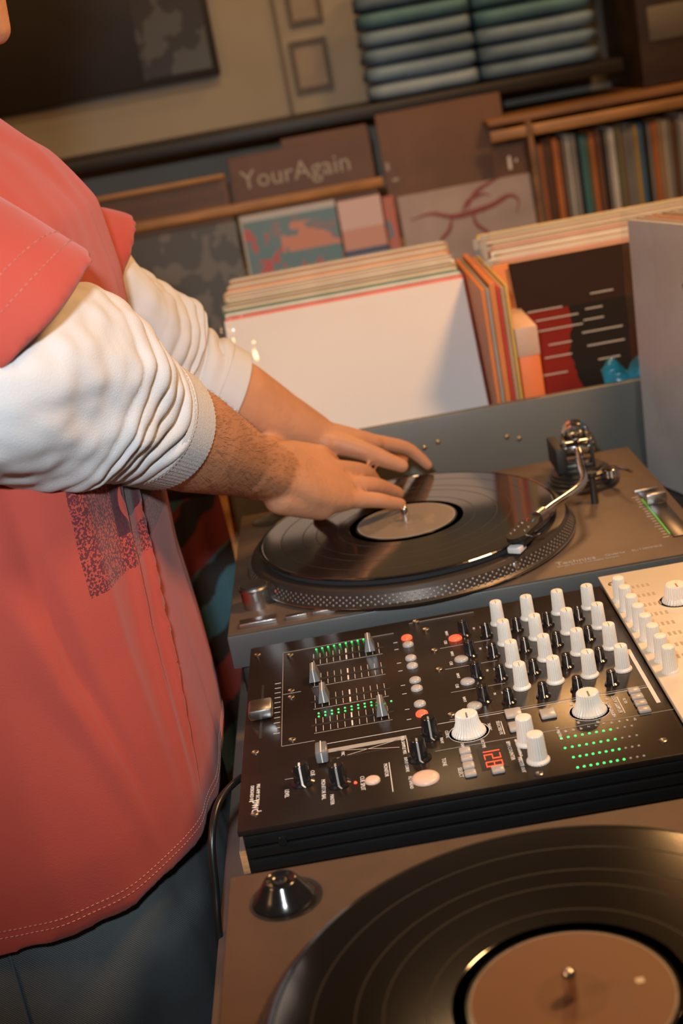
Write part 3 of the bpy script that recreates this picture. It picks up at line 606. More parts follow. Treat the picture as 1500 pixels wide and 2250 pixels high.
for x, z in ((0.226, 0.118), (0.243, 0.122), (0.326, 0.113), (0.340, 0.108)):
    B('screw', MB().lathe([(0.0028, 0), (0.0024, 0.001), (0.001, 0.0014)], (x, 0.436, z), 14, mtx=Matrix.Rotation(PI / 2, 4, 'X')), 'brass')

_cm = {}
def cmat(c, rough=0.5):
    k = (round(c[0], 3), round(c[1], 3), round(c[2], 3), rough)
    if k not in _cm: _cm[k] = mat('sleeve_card', c, rough, nz=0.12, scale=12)
    return _cm[k]
NAMED = {'tan': (0.42, 0.27, 0.15), 'cream': (0.62, 0.55, 0.44), 'grey': (0.30, 0.29, 0.27), 'black': (0.02, 0.02, 0.02), 'white': (0.75, 0.73, 0.70), 'green': (0.10, 0.16, 0.09),
         'blue': (0.08, 0.18, 0.30), 'orange': (0.62, 0.20, 0.05), 'red': (0.50, 0.04, 0.03), 'brown': (0.18, 0.08, 0.035), 'olive': (0.18, 0.17, 0.09), 'teal': (0.06, 0.22, 0.24), 'pink': (0.66, 0.22, 0.22), 'yellow': (0.62, 0.42, 0.10), 'coral': (0.72, 0.10, 0.12)}
S = 0.315
_sm = {}
def sleeve(cn, x0, y, z, lean, th, label, group, wx=S, h=S, rz=0.0, m=None):
    # a record in its card sleeve, standing, leaning back; origin at bottom left front
    key = (round(th, 4), wx, h)
    if key not in _sm:
        a = MB().bbox(0, wx, 0, th, 0, h, min(0.0008, th * 0.25), seg=1).mesh('sleeve_mesh')
        b = MB().box(0.004, wx - 0.004, th * 0.3, th * 0.7, h - 0.0004, h + 0.0005).mesh('inner_mesh')
        _sm[key] = (a, b)
    a, b = _sm[key]
    r = thing('record_sleeve', label, 'record', (x0, y, z), rz, group); r.rotation_euler = (-lean, 0, rz)
    o = bpy.data.objects.new('card_sleeve', a.copy()); COL.objects.link(o); o.parent = r; o.data.materials.append(m or cmat(NAMED[cn]))
    i = bpy.data.objects.new('inner_sleeve', b.copy()); COL.objects.link(i); i.parent = r; i.data.materials.append(M['white'] if cn in ('cream', 'tan', 'grey') else cmat(NAMED['cream']))
    return r
def ordw(n): return ['first', 'second', 'third', 'fourth', 'fifth', 'sixth', 'seventh', 'eighth', 'ninth', 'tenth', 'eleventh', 'twelfth'][n] if n < 12 else '%dth' % (n + 1)

wr = sleeve('white', 0.0045, 0.465, 0.008, math.radians(30), 0.004, 'plain white record cover in clear plastic at the front of the bin', 'records in the left of the bin', m=M['white'])
pb = MB()      # crinkled plastic bag around it
nx, nz_ = 110, 70
vs = []; fs = []
random.seed(9)
for j in range(nz_ + 1):
    for i in range(nx + 1):
        u = i / nx; v = j / nz_
        x = -0.006 + u * 0.326; z = v * (S + 0.006)
        cr = max(0.0, 1 - u / 0.22)
        d = -0.0018 - 0.0012 * noise.noise(Vector((x * 25, z * 18, 3))) - cr * 0.016 * abs(noise.noise(Vector((x * 55, z * 26, 7)))) - 0.003 * math.exp(-((v - 1) / 0.03) ** 2)
        vs.append((x, d, z)); 
for j in range(nz_):
    for i in range(nx):
        a = j * (nx + 1) + i; fs.append((a, a + 1, a + nx + 2, a + nx + 1))
pb.add(vs, fs); obj('plastic_cover', pb, 'plastic', wr)
cols = ['coral', 'coral', 'grey', 'white', 'teal', 'green', 'cream', 'olive', 'grey', 'tan', 'green', 'white', 'brown', 'cream', 'grey', 'tan', 'cream', 'orange', 'tan', 'grey', 'cream', 'tan', 'brown', 'tan', 'cream', 'black']
cnt = {}
for k, cn in enumerate(cols):
    c = cnt.get(cn, 0); cnt[cn] = c + 1
    fr_ = k / len(cols)
    sleeve(cn, 0.0045 + random.uniform(-0.006, 0.004), 0.465 + 0.0105 * (k + 1) + random.uniform(-0.001, 0.001), 0.008, math.radians(30 - 10 * fr_), 0.0042,
           '%s record sleeve, %s behind the white cover in the bin' % (cn, ordw(k)), 'records in the left of the bin', rz=random.uniform(-0.006, 0.006))
# spine-on records and box set between the two groups
sx = 0.3235
for k, (cn, th, h) in enumerate((('orange', 0.005, 0.30), ('grey', 0.004, 0.30), ('orange', 0.007, 0.305), ('red', 0.004, 0.30), ('tan', 0.005, 0.298), ('yellow', 0.003, 0.30))):
    r = thing('record_sleeve', '%s record spine facing out, %s right of the white cover' % (cn, ordw(k)), 'record', (sx, 0.47, 0.008), 0, 'records standing spine-on')
    obj('card_sleeve', MB().bbox(0, th, 0, 0.27, 0, h - 0.02, 0.0006, seg=1), cmat(NAMED[cn]), r)
    sx += th + 0.0008
bx = thing('box_set', 'orange record box set standing between spine-on records and the red and black cover', 'box set', (sx + 0.001, 0.47, 0.008), 0)
obj('box', MB().bbox(0, 0.026, 0, 0.28, 0, 0.225, 0.002), cmat((0.80, 0.20, 0.05)), bx)
obj('lid_edge', MB().bbox(-0.0006, 0.0266, -0.0006, 0.2806, 0.190, 0.2256, 0.001), cmat((0.62, 0.40, 0.28)), bx)
# red and black cover with lines of text
mrb = mat('red_black_cover', (0.3, 0.02, 0.01), 0.65, nz=0.05, spec=0.15)
g = NG(mrb); x, y, z, ov = g.obj()
f = g.op('ADD', g.op('MULTIPLY', g.op('SUBTRACT', g.noise(ov, 14), 0.5), 0.06), x)
fac = g.op('GREATER_THAN', f, 0.062); fac2 = g.op('GREATER_THAN', z, 0.245)
c = g.mix(fac, (0.17, 0.008, 0.004), (0.006, 0.004, 0.004)); c = g.mix(fac2, c, (0.02, 0.007, 0.005))
mrb.node_tree.links.new(c, mrb.node_tree.nodes['Principled BSDF'].inputs['Base Color'])
rb = sleeve('red', 0.379, 0.475, 0.008, math.radians(27), 0.004, 'red and black record cover with short lines of white text', 'records in the right of the bin', m=mrb)
random.seed(3)
for k, (lx, lw, lz) in enumerate(((0.012, 0.045, 0.245), (0.020, 0.055, 0.232), (0.018, 0.060, 0.218), (0.030, 0.030, 0.198), (0.022, 0.035, 0.182), (0.012, 0.035, 0.160), (0.095, 0.030, 0.255), (0.085, 0.022, 0.236), (0.080, 0.026, 0.222), (0.075, 0.052, 0.206), (0.078, 0.048, 0.188), (0.088, 0.028, 0.168))):
    obj('text_line', MB().box(lx, lx + lw, -0.0006, 0.0, lz, lz + 0.0018), 'printdim', rb)
cols = ['orange', 'brown', 'pink', 'grey', 'cream', 'grey', 'tan', 'grey', 'white', 'brown', 'grey', 'red', 'grey', 'tan', 'black', 'cream', 'grey', 'brown', 'tan', 'grey', 'olive', 'grey', 'yellow']
for k, cn in enumerate(cols):
    sleeve(cn, 0.372 + random.uniform(-0.02, 0.008), 0.475 + 0.0105 * (k + 1), 0.008, math.radians(27 - 7 * k / len(cols)), 0.0042,
           '%s record sleeve, %s behind the red and black cover' % (cn, ordw(k)), 'records in the right of the bin', rz=random.uniform(-0.01, 0.01))
# teal plastic bag
tb_ = MB(); vs = []; fs = []
n1, n2 = 28, 14
for j in range(n2 + 1):
    for i in range(n1 + 1):
        u = i / n1; v = j / n2
        h = 0.030 * (0.45 + 0.55 * abs(math.sin(u * PI * 2.0 + 0.4))) * math.sin(max(0.02, v) * PI * 0.5)
        nn_ = noise.noise(Vector((u * 6, v * 5, 1.3)))
        vs.append((u * 0.075, 0.020 * (1 - math.cos(v * PI / 2)) + 0.006 * nn_, h + 0.004 * nn_))
for j in range(n2):
    for i in range(n1):
        a = j * (n1 + 1) + i; fs.append((a, a + 1, a + n1 + 2, a + n1 + 1))
tb_.add(vs, fs)
o = obj('plastic_bag', tb_, 'teal', loc=(0.452, 0.449, 0.146)); sd = o.modifiers.new('thick', 'SOLIDIFY'); sd.thickness = 0.0008
tag(o, 'crumpled teal plastic bag in front of the red and black cover', 'bag')

# records facing the DJ at the right of the far turntable
def cover_mat():
    m = mat('cream_cover', (0.50, 0.40, 0.30), 0.5, nz=0.06); g = NG(m); x, y, z, ov = g.obj()
    sx_ = g.op('SINE', g.op('MULTIPLY', x, 520.0)); bars = g.op('MULTIPLY', g.op('GREATER_THAN', sx_, 0.1), g.rect(x, z, 0.190, 0.235, 0.190, 0.225))
    tri = g.op('MULTIPLY', g.op('LESS_THAN', g.op('ABSOLUTE', g.op('SUBTRACT', x, 0.115)), g.op('MULTIPLY', g.op('SUBTRACT', z, 0.215), 0.25)), g.rect(x, z, 0.1, 0.13, 0.215, 0.25))
    n = g.op('MULTIPLY', g.op('GREATER_THAN', g.noise(ov, 9), 0.55), 0.25)
    c = g.mix(n, (0.72, 0.66, 0.60), (0.62, 0.52, 0.42)); c = g.mix(g.op('ADD', bars, tri), c, (0.20, 0.12, 0.07))
    m.node_tree.links.new(c, m.node_tree.nodes['Principled BSDF'].inputs['Base Color']); return m
cvm = cover_mat()
cc = thing('record_crate', 'low black crate holding records at the right of the far turntable', 'crate', (0.58, 0.27, 0.0))
obj('base', MB().bbox(-0.10, 0.34, -0.18, 0.165, 0.0, 0.028, 0.003), 'black', cc)
obj('end_rail', MB().bbox(-0.10, 0.20, -0.178, -0.170, 0.0, 0.06, 0.002), 'black', cc)
cols = ['cream', 'tan', 'orange', 'orange', 'brown', 'tan', 'grey', 'orange', 'yellow', 'black', 'orange', 'white', 'tan', 'brown']
for k, cn in enumerate(cols):
    r = sleeve(cn, 0.4870 + 0.0100 * k, 0.430, 0.0285, math.radians(2), 0.0042, 
               'cream record cover in grey plastic facing the DJ, right of the tonearm' if k == 0 else '%s record sleeve, %s behind the cream cover at right' % (cn, ordw(k - 1)),
               'records in the crate at right', rz=-PI / 2 + 0.30 + random.uniform(-0.003, 0.003), m=cvm if k == 0 else None)
    if k == 0:
        pb = MB(); vs = []; fs = []
        for j in range(31):
            for i in range(31):
                u, v = i / 30, j / 30
                d = -0.003 - 0.0025 * noise.noise(Vector((u * 5, v * 7, 2))) - 0.004 * abs(noise.noise(Vector((u * 3 + v * 2, v * 1.2, 9)))) 
                vs.append((-0.010 + u * 0.335, d, v * 0.324))
        for j in range(30):
            for i in range(30):
                a = j * 31 + i; fs.append((a, a + 1, a + 32, a + 31))
        pb.add(vs, fs); obj('plastic_cover', pb, 'plasticg', r)

# ================================================================ BACK RACK
RK = thing('display_rack', 'tiered brown wooden record rack along the back wall', 'rack', (0.3, 1.7, -0.9))
def K(n, mb, m, **k):
    o = obj(n, mb, m, RK, **k); o.location = (-0.3, -1.7, 0.9); return o
K('side_panel', MB().bbox(-0.62, -0.60, 1.44, 1.98, -0.9, 0.44, 0.002), 'bwood')
K('side_panel', MB().bbox(1.30, 1.32, 1.44, 1.98, -0.9, 0.44, 0.002), 'bwood')
K('shelf', MB().bbox(-0.60, 1.30, 1.46, 1.98, 0.035, 0.055, 0.002), 'bwood')
K('shelf', MB().bbox(-0.60, 1.30, 1.46, 1.98, -0.45, -0.43, 0.002), 'bwood')
K('front_board', MB().bbox(-0.60, 1.30, 1.45, 1.465, -0.9, 0.06, 0.002), 'dwood')
K('front_lip', MB().bbox(-0.60, 0.285, 1.585, 1.60, 0.328, 0.345, 0.002), 'wood')
K('front_lip', MB().bbox(-0.60, -0.02, 1.62, 1.635, 0.395, 0.404, 0.002), 'wood')
K('tier_shelf', MB().bbox(-0.60, 0.585, 1.60, 1.98, 0.200, 0.215, 0.002), 'wood')
K('top_rail', MB().bbox(0.50, 1.30, 1.56, 1.575, 0.372, 0.392, 0.002), 'wood')
K('upper_board', MB().bbox(0.50, 1.30, 1.575, 1.98, 0.40, 0.412, 0.002), 'bwood')
K('divider', MB().bbox(0.570, 0.580, 1.55, 1.98, 0.055, 0.40, 0.001), 'bwood')
tag(obj('black_shelf', MB().bbox(-0.70, 0.80, 1.70, 2.00, 0.452, 0.478, 0.003), 'black'), 'long black shelf board above the record rack, under the folded shirts', 'shelf')

def art(name, base, fn, rough=0.45):
    m = mat(name, base, rough, nz=0.05); g = NG(m); x, y, z, ov = g.obj(); c = fn(g, x, z, ov)
    m.node_tree.links.new(c, m.node_tree.nodes['Principled BSDF'].inputs['Base Color']); return m
def teal_art(g, x, z, ov):
    n1 = g.op('GREATER_THAN', g.noise(ov, 38), 0.57); n2 = g.op('GREATER_THAN', g.noise(ov, 16), 0.56)
    low = g.op('LESS_THAN', g.op('ADD', z, g.op('MULTIPLY', x, 0.7)), 0.26)
    c = g.mix(g.noise(ov, 9), (0.07, 0.19, 0.24), (0.14, 0.22, 0.24))
    c = g.mix(g.op('MULTIPLY', n1, g.op('ADD', low, 0.35)), c, (0.45, 0.07, 0.05))
    c = g.mix(g.op('MULTIPLY', n2, g.op('MULTIPLY', g.op('LESS_THAN', z, 0.21), g.op('LESS_THAN', x, 0.05))), c, (0.48, 0.06, 0.045))
    c = g.mix(g.op('MULTIPLY', g.op('GREATER_THAN', g.noise(ov, 20), 0.44), g.rect(x, z, 0.075, 0.2, 0.185, 0.24)), c, (0.55, 0.22, 0.13)); c = g.mix(g.op('GREATER_THAN', z, 0.255), c, (0.45, 0.45, 0.46))  # pale strip along the top edge is gloss put into the colour
    return g.mix(g.op('LESS_THAN', x, 0.005), c, (0.40, 0.38, 0.33))
def navy_art(g, x, z, ov):
    st = g.op('GREATER_THAN', g.op('SINE', g.op('MULTIPLY', z, 420.0)), 0.55)
    c = g.mix(g.op('MULTIPLY', st, 0.3), (0.03, 0.05, 0.14), (0.15, 0.2, 0.26)); c = g.mix(g.op('GREATER_THAN', z, 0.165), c, (0.55, 0.28, 0.20))
    return g.mix(g.op('GREATER_THAN', z, 0.205), c, (0.62, 0.45, 0.44))
def dark_art(g, x, z, ov):
    n = g.op('GREATER_THAN', g.noise(ov, 15), 0.56)
    return g.mix(g.op('MULTIPLY', n, 0.5), (0.06, 0.055, 0.045), (0.20, 0.18, 0.15))
def stripe_art(g, x, z, ov):
    n = g.noise(ov, 24); return g.mix(g.op('GREATER_THAN', n, 0.52), (0.45, 0.12, 0.06), (0.10, 0.17, 0.25))
def cover(label, x0, y, z0, w_, h, m, lean=8, group='covers displayed on the lower tier'):
    r = thing('record_cover', label, 'record', (x0, y, z0), 0, group); r.rotation_euler = (-math.radians(lean), 0, 0)
    obj('card_sleeve', MB().bbox(0, w_, 0, 0.005, 0, h, 0.001, seg=1), m, r)
    return r
cover('dark grey brown record cover, left of the teal one', -0.325, 1.545, 0.055, 0.312, 0.262, art('dark_cover', (0.06, 0.055, 0.045), dark_art))
r = cover('teal record cover spattered with red, facing out on the back rack', -0.006, 1.540, 0.055, 0.190, 0.268, art('teal_cover', (0.1, 0.2, 0.25), teal_art))
r = cover('navy record cover with salmon top band, right of the teal one', 0.188, 1.545, 0.055, 0.085, 0.262, art('navy_cover', (0.04, 0.06, 0.15), navy_art))
cover('narrow record cover mottled orange and blue beside the navy one', 0.276, 1.545, 0.055, 0.022, 0.255, art('mottled_cover', (0.3, 0.1, 0.1), stripe_art))
r = cover('greyish pink record cover with a dark red winding ink drawing', 0.306, 1.545, 0.055, 0.262, 0.250, cmat((0.36, 0.29, 0.27)))
ink = cmat((0.22, 0.035, 0.035))
for n_, pts in enumerate(([(0.02, 0.150), (0.06, 0.156), (0.10, 0.140), (0.14, 0.142), (0.18, 0.150), (0.215, 0.165), (0.232, 0.150), (0.225, 0.120)],
                          [(0.10, 0.140), (0.09, 0.110), (0.072, 0.090), (0.065, 0.075)], [(0.14, 0.142), (0.145, 0.110), (0.165, 0.085), (0.16, 0.070)],
                          [(0.13, 0.150), (0.150, 0.185), (0.185, 0.205), (0.215, 0.215)], [(0.12, 0.145), (0.135, 0.170), (0.165, 0.180), (0.18, 0.172)])):
    q = spline([(a, -0.0004, b * 0.8 + 0.082) for a, b in pts], 6); mbk = MB(); n = len(q)
    mbk.tube(q, [max(0.0012, 0.0055 * math.sin(PI * min(1, (i + 2) / n)) * (1.0 if n_ == 0 else 0.7)) for i in range(n)], 8)
    mbk.v = [(x, max(-0.0012, y * 0.1 - 0.0006), z) for x, y, z in mbk.v]
    obj('ink_drawing', mbk, ink, r)
# upper tier
cb1 = cmat((0.11, 0.045, 0.015)); cb2 = cmat((0.14, 0.060, 0.020)); cb3 = cmat((0.12, 0.055, 0.02))
r = cover('brown record cover lettered in white, behind the teal cover', -0.010, 1.640, 0.215, 0.285, 0.215, cb1, 6, 'covers on the upper tier')
text('lettering', 'YourAgain', 0.052, (0.018, -0.0006, 0.150), (PI / 2, 0, 0), 'grey_letter' if 'grey_letter' in M else 'printdim', r)
cover('brown record cover at the left of the lettered one', -0.33, 1.640, 0.215, 0.31, 0.185, cb3, 6, 'covers on the upper tier')
cover('plain brown cover standing behind the lettered one', 0.10, 1.69, 0.215, 0.175, 0.230, cb2, 4, 'covers on the upper tier')
r = cover('large pale brown card cover right of the lettered one', 0.292, 1.640, 0.215, 0.25, 0.245, cb2, 5, 'covers on the upper tier')
obj('white_mark', MB().box(0.006, 0.012, -0.0006, 0, 0.135, 0.150).box(0.014, 0.026, -0.0006, 0, 0.112, 0.118), 'printdim', r)
r = cover('red brown cover with a small white mark at the end of the upper tier', 0.50, 1.58, 0.215, 0.068, 0.150, cb1, 3, 'covers on the upper tier')
obj('white_mark', MB().box(0.030, 0.036, -0.0006, 0, 0.10, 0.125).box(0.044, 0.048, -0.0006, 0, 0.112, 0.118), 'print', r)
# spine row
random.seed(12)
sp = ['grey', 'orange', 'brown', 'brown', 'orange', 'brown', 'grey', 'white', 'grey', 'black', 'teal', 'olive', 'orange', 'brown', 'black', 'grey', 'white', 'olive', 'tan', 'grey', 'grey', 'yellow', 'blue', 'black', 'grey', 'orange', 'tan', 'cream', 'grey', 'brown', 'grey', 'white', 'tan', 'grey', 'orange', 'brown', 'olive', 'grey', 'blue', 'tan', 'red', 'grey', 'cream', 'brown', 'teal', 'grey']
x = 0.584
for k, cn in enumerate(sp):
    th = random.choice((0.006, 0.008, 0.011))
    if x > 1.05: break
    r = thing('record_sleeve', '%s record spine, %s from the left in the back shelf row' % (cn, ordw(k)), 'record', (x, 1.60 + random.uniform(0, 0.015), 0.0555), 0, 'record spines on the back shelf')
    obj('card_sleeve', MB().bbox(0, th, 0, 0.31, 0, 0.298 + random.uniform(-0.004, 0.006), 0.001, seg=1), cmat(tuple(v * 0.8 for v in NAMED[cn])), r)
    x += th + 0.0012

# folded blue-grey shirts in two stacks on the black shelf
def folded(label, x0, y0, z0, w_, d_, h, seed, c):
    vs = []; n = 40; m_ = 10; rings = []
    for i in range(n + 1):
        u = i / n; X = u * w_; ring = []
        for k in range(20):
            a = 2 * PI * k / 20; cy_, cz_ = math.cos(a), math.sin(a)
            sy = math.copysign(abs(cy_) ** 0.35, cy_); sz = math.copysign(abs(cz_) ** 0.7, cz_)
            e = 1 - 0.25 * abs(2 * u - 1) ** 10
            nn_ = noise.noise(Vector((X * 9 + seed * 3.1, a * 0.8, seed)))
            ring.append(Vector((x0 + X + 0.006 * nn_, y0 + d_ / 2 + sy * d_ / 2 * e, z0 + h / 2 + sz * h / 2 * e * (1 + 0.10 * nn_) )))
        rings.append(ring)
    r = obj('folded_shirt', MB().loft(rings), c, ang=80)
    tag(r, label, 'shirt', 'folded shirts on the black shelf')
    return r
sh = [mat('blue_grey_cloth', (0.18, 0.29, 0.42), 0.9, nz=0.2, scale=9, bump=0.3), mat('slate_cloth', (0.14, 0.23, 0.34), 0.9, nz=0.2, scale=9, bump=0.3), mat('teal_grey_cloth', (0.10, 0.24, 0.32), 0.9, nz=0.2, scale=9, bump=0.3), mat('pale_blue_cloth', (0.27, 0.38, 0.50), 0.9, nz=0.15, scale=9, bump=0.3)]
shn = ['blue grey', 'slate grey', 'teal grey', 'pale blue']
L_ = [3, 0, 1, 0, 2, 1, 3]; R_2 = [1, 1, 0, 2, 2, 2, 0]
for k in range(7):
    folded('%s folded shirt, %s from the bottom of the left stack' % (shn[L_[k]], ordw(k)), 0.297, 1.72, 0.479 + k * 0.0345, 0.222, 0.24, 0.0345, k + 1, sh[L_[k]])
    folded('%s folded shirt, %s from the bottom of the right stack' % (shn[R_2[k]], ordw(k)), 0.527, 1.72, 0.479 + k * 0.0345, 0.235, 0.24, 0.0345, k + 21, sh[R_2[k]])
# dark cabinet right of the shirts
cbx = thing('wall_cabinet', 'dark brown cabinet with a grey front panel, right of the shirts', 'cabinet', (1.02, 1.80, 0.413))
obj('body', MB().bbox(-0.19, 0.27, -0.12, 0.18, 0.0, 0.50, 0.004), 'dwood', cbx)
obj('grey_panel', MB().bbox(-0.17, 0.10, -0.126, -0.12, 0.085, 0.15, 0.002), cmat((0.12, 0.11, 0.09)), cbx)

# wall frames, dark panel and poster
def frame(label, x0, x1, z0, z1):
    r = thing('picture_frame', label, 'frame', (x0, 2.02, z0), 0, 'brown frames on the wall'); w_ = x1 - x0; h = z1 - z0; b = 0.010
    obj('frame_rim', MB().box(0, w_, -0.014, 0, 0, b).box(0, w_, -0.014, 0, h - b, h).box(0, b, -0.014, 0, b, h - b).box(w_ - b, w_, -0.014, 0, b, h - b), cmat((0.12, 0.085, 0.055)), r, sm=False)
    obj('picture', MB().box(b, w_ - b, -0.006, -0.001, b, h - b), cmat((0.33, 0.27, 0.20)), r, sm=False)
frame('upper small brown frame on the olive wall above the black shelf', 0.160, 0.235, 0.660, 0.790)
frame('lower small brown frame on the olive wall above the black shelf', 0.150, 0.232, 0.520, 0.628)
o = obj('wall_trim', MB().box(0.128, 0.136, 2.010, 2.02, 0.478, 0.85), cmat((0.16, 0.12, 0.08))); o['kind'] = 'structure'; o.name = 'trim_1'
pn = obj('wall_panel', MB().bbox(-0.80, -0.006, 1.985, 2.018, 0.590, 1.10, 0.004), cmat((0.016, 0.010, 0.006)))
tag(pn, 'dark brown wooden panel on the wall above the shelf', 'panel')
def post_art(g, x, z, ov):
    n = g.op('GREATER_THAN', g.noise(ov, 11, 4), 0.5)
    return g.mix(g.op('MULTIPLY', n, 0.8), (0.022, 0.016, 0.011), (0.09, 0.10, 0.10))
ps = thing('poster', 'dark poster with pale grey drawing pinned on the brown wall panel', 'poster', (-0.170, 1.984, 0.606))
obj('sheet', MB().box(0, 0.15, -0.002, 0, 0, 0.21), art('poster_print', (0.05, 0.04, 0.03), post_art), ps)

# stool with striped throw, behind the DJ's left side
st = thing('wooden_stool', 'dark wooden stool under the striped throw', 'stool', (-0.22, 0.85, -0.9))
obj('seat', MB().bbox(-0.17, 0.17, -0.15, 0.15, 0.93, 0.96, 0.008), 'dwood', st)
for sx_, sy_ in ((-1, -1), (1, -1), (-1, 1), (1, 1)):
    obj('leg', MB().tube([(sx_ * 0.15, sy_ * 0.13, 0), (sx_ * 0.12, sy_ * 0.10, 0.935)], [0.016, 0.02], 14), 'dwood', st)
vs = []; fs = []; nu, nv = 60, 70
for j in range(nv + 1):
    for i in range(nu + 1):
        u = i / nu; v = j / nv; s = v * 1.05
        X = -0.41 + u * 0.375
        f = 0.016 * math.sin(u * 26 + 1.5 * math.sin(v * 4)) * min(1, max(0, s - 0.25) * 4) + 0.01 * noise.noise(Vector((u * 5, v * 4, 5)))
        if s < 0.30: y_, z_ = 1.01 - s, 0.064
        else: y_, z_ = 0.71 - 0.02 * math.sin((s - 0.3) * 3) - abs(f), 0.064 - (s - 0.30)
        vs.append((X + 0.3 * f, y_, z_ + 0.2 * f * (s < 0.3)))
for j in range(nv):
    for i in range(nu):
        a = j * (nu + 1) + i; fs.append((a, a + 1, a + nu + 2, a + nu + 1))
def throw_art(g, x, z, ov):
    d = g.op('ADD', g.op('MULTIPLY', x, -0.75), z)
    s1 = g.op('SINE', g.op('ADD', g.op('MULTIPLY', d, 62.0), g.op('MULTIPLY', g.noise(ov, 12), 5.0))); s2 = g.op('SINE', g.op('MULTIPLY', d, 27.0))
    c = g.mix(g.op('GREATER_THAN', s2, 0.15), (0.06, 0.16, 0.20), (0.22, 0.04, 0.035))
    return g.mix(g.op('GREATER_THAN', s1, 0.35), c, (0.03, 0.028, 0.028))
th = obj('striped_throw', MB().add(vs, fs), art('woven_stripes', (0.05, 0.05, 0.06), throw_art, 0.9), ang=80)
sd = th.modifiers.new('thick', 'SOLIDIFY'); sd.thickness = 0.004; sd.offset = 1
tag(th, 'dark throw striped in teal, red and black, draped between shirt and turntable', 'throw')

# ================================================================ PERSON
PR = thing('person', 'person in coral red t-shirt over white long-sleeved top, reaching to the record, left arm added', 'person', (-0.17, -0.06, -0.9))
PL = Vector((0.17, 0.06, 0.9))
def H(n, me, m, ang=80, par=None, **k):
    o = obj(n, me, m, par or PR, ang=ang, **k)
    if par is None: o.location = PL
    return o
def capsule(mb, pts, rad, n=20, sub=4):
    P_ = spline(pts, sub); Rr = []
    for i in range(len(pts) - 1):
        for k in range(sub): Rr.append(rad[i] + (rad[i + 1] - rad[i]) * k / sub)
    Rr.append(rad[-1])
    a = P_[0] + (P_[0] - P_[1]).normalized() * Rr[0]; b = P_[-1] + (P_[-1] - P_[-2]).normalized() * Rr[-1]
    da = (P_[0] - P_[1]).normalized(); db = (P_[-1] - P_[-2]).normalized()
    pre = [(P_[0] + da * Rr[0] * math.sin(q), Rr[0] * math.cos(q)) for q in (1.45, 1.1, 0.7, 0.35)]
    post = [(P_[-1] + db * Rr[-1] * math.sin(q), Rr[-1] * math.cos(q)) for q in (0.35, 0.7, 1.1, 1.45)]
    allp = pre + list(zip(P_, Rr)) + post
    mb.tube([p for p, r in allp], [r for p, r in allp], n)
def remesh(me, vox, it=6, fac=0.5):
    o = bpy.data.objects.new('tmp', me); COL.objects.link(o)
    md = o.modifiers.new('r', 'REMESH'); md.mode = 'VOXEL'; md.voxel_size = vox
    if it: s = o.modifiers.new('s', 'SMOOTH'); s.iterations = it; s.factor = fac
    dg = bpy.context.evaluated_depsgraph_get(); out = bpy.data.meshes.new_from_object(o.evaluated_get(dg)); bpy.data.objects.remove(o); return out
def dimp(mb, c, r, n=12):
    pass

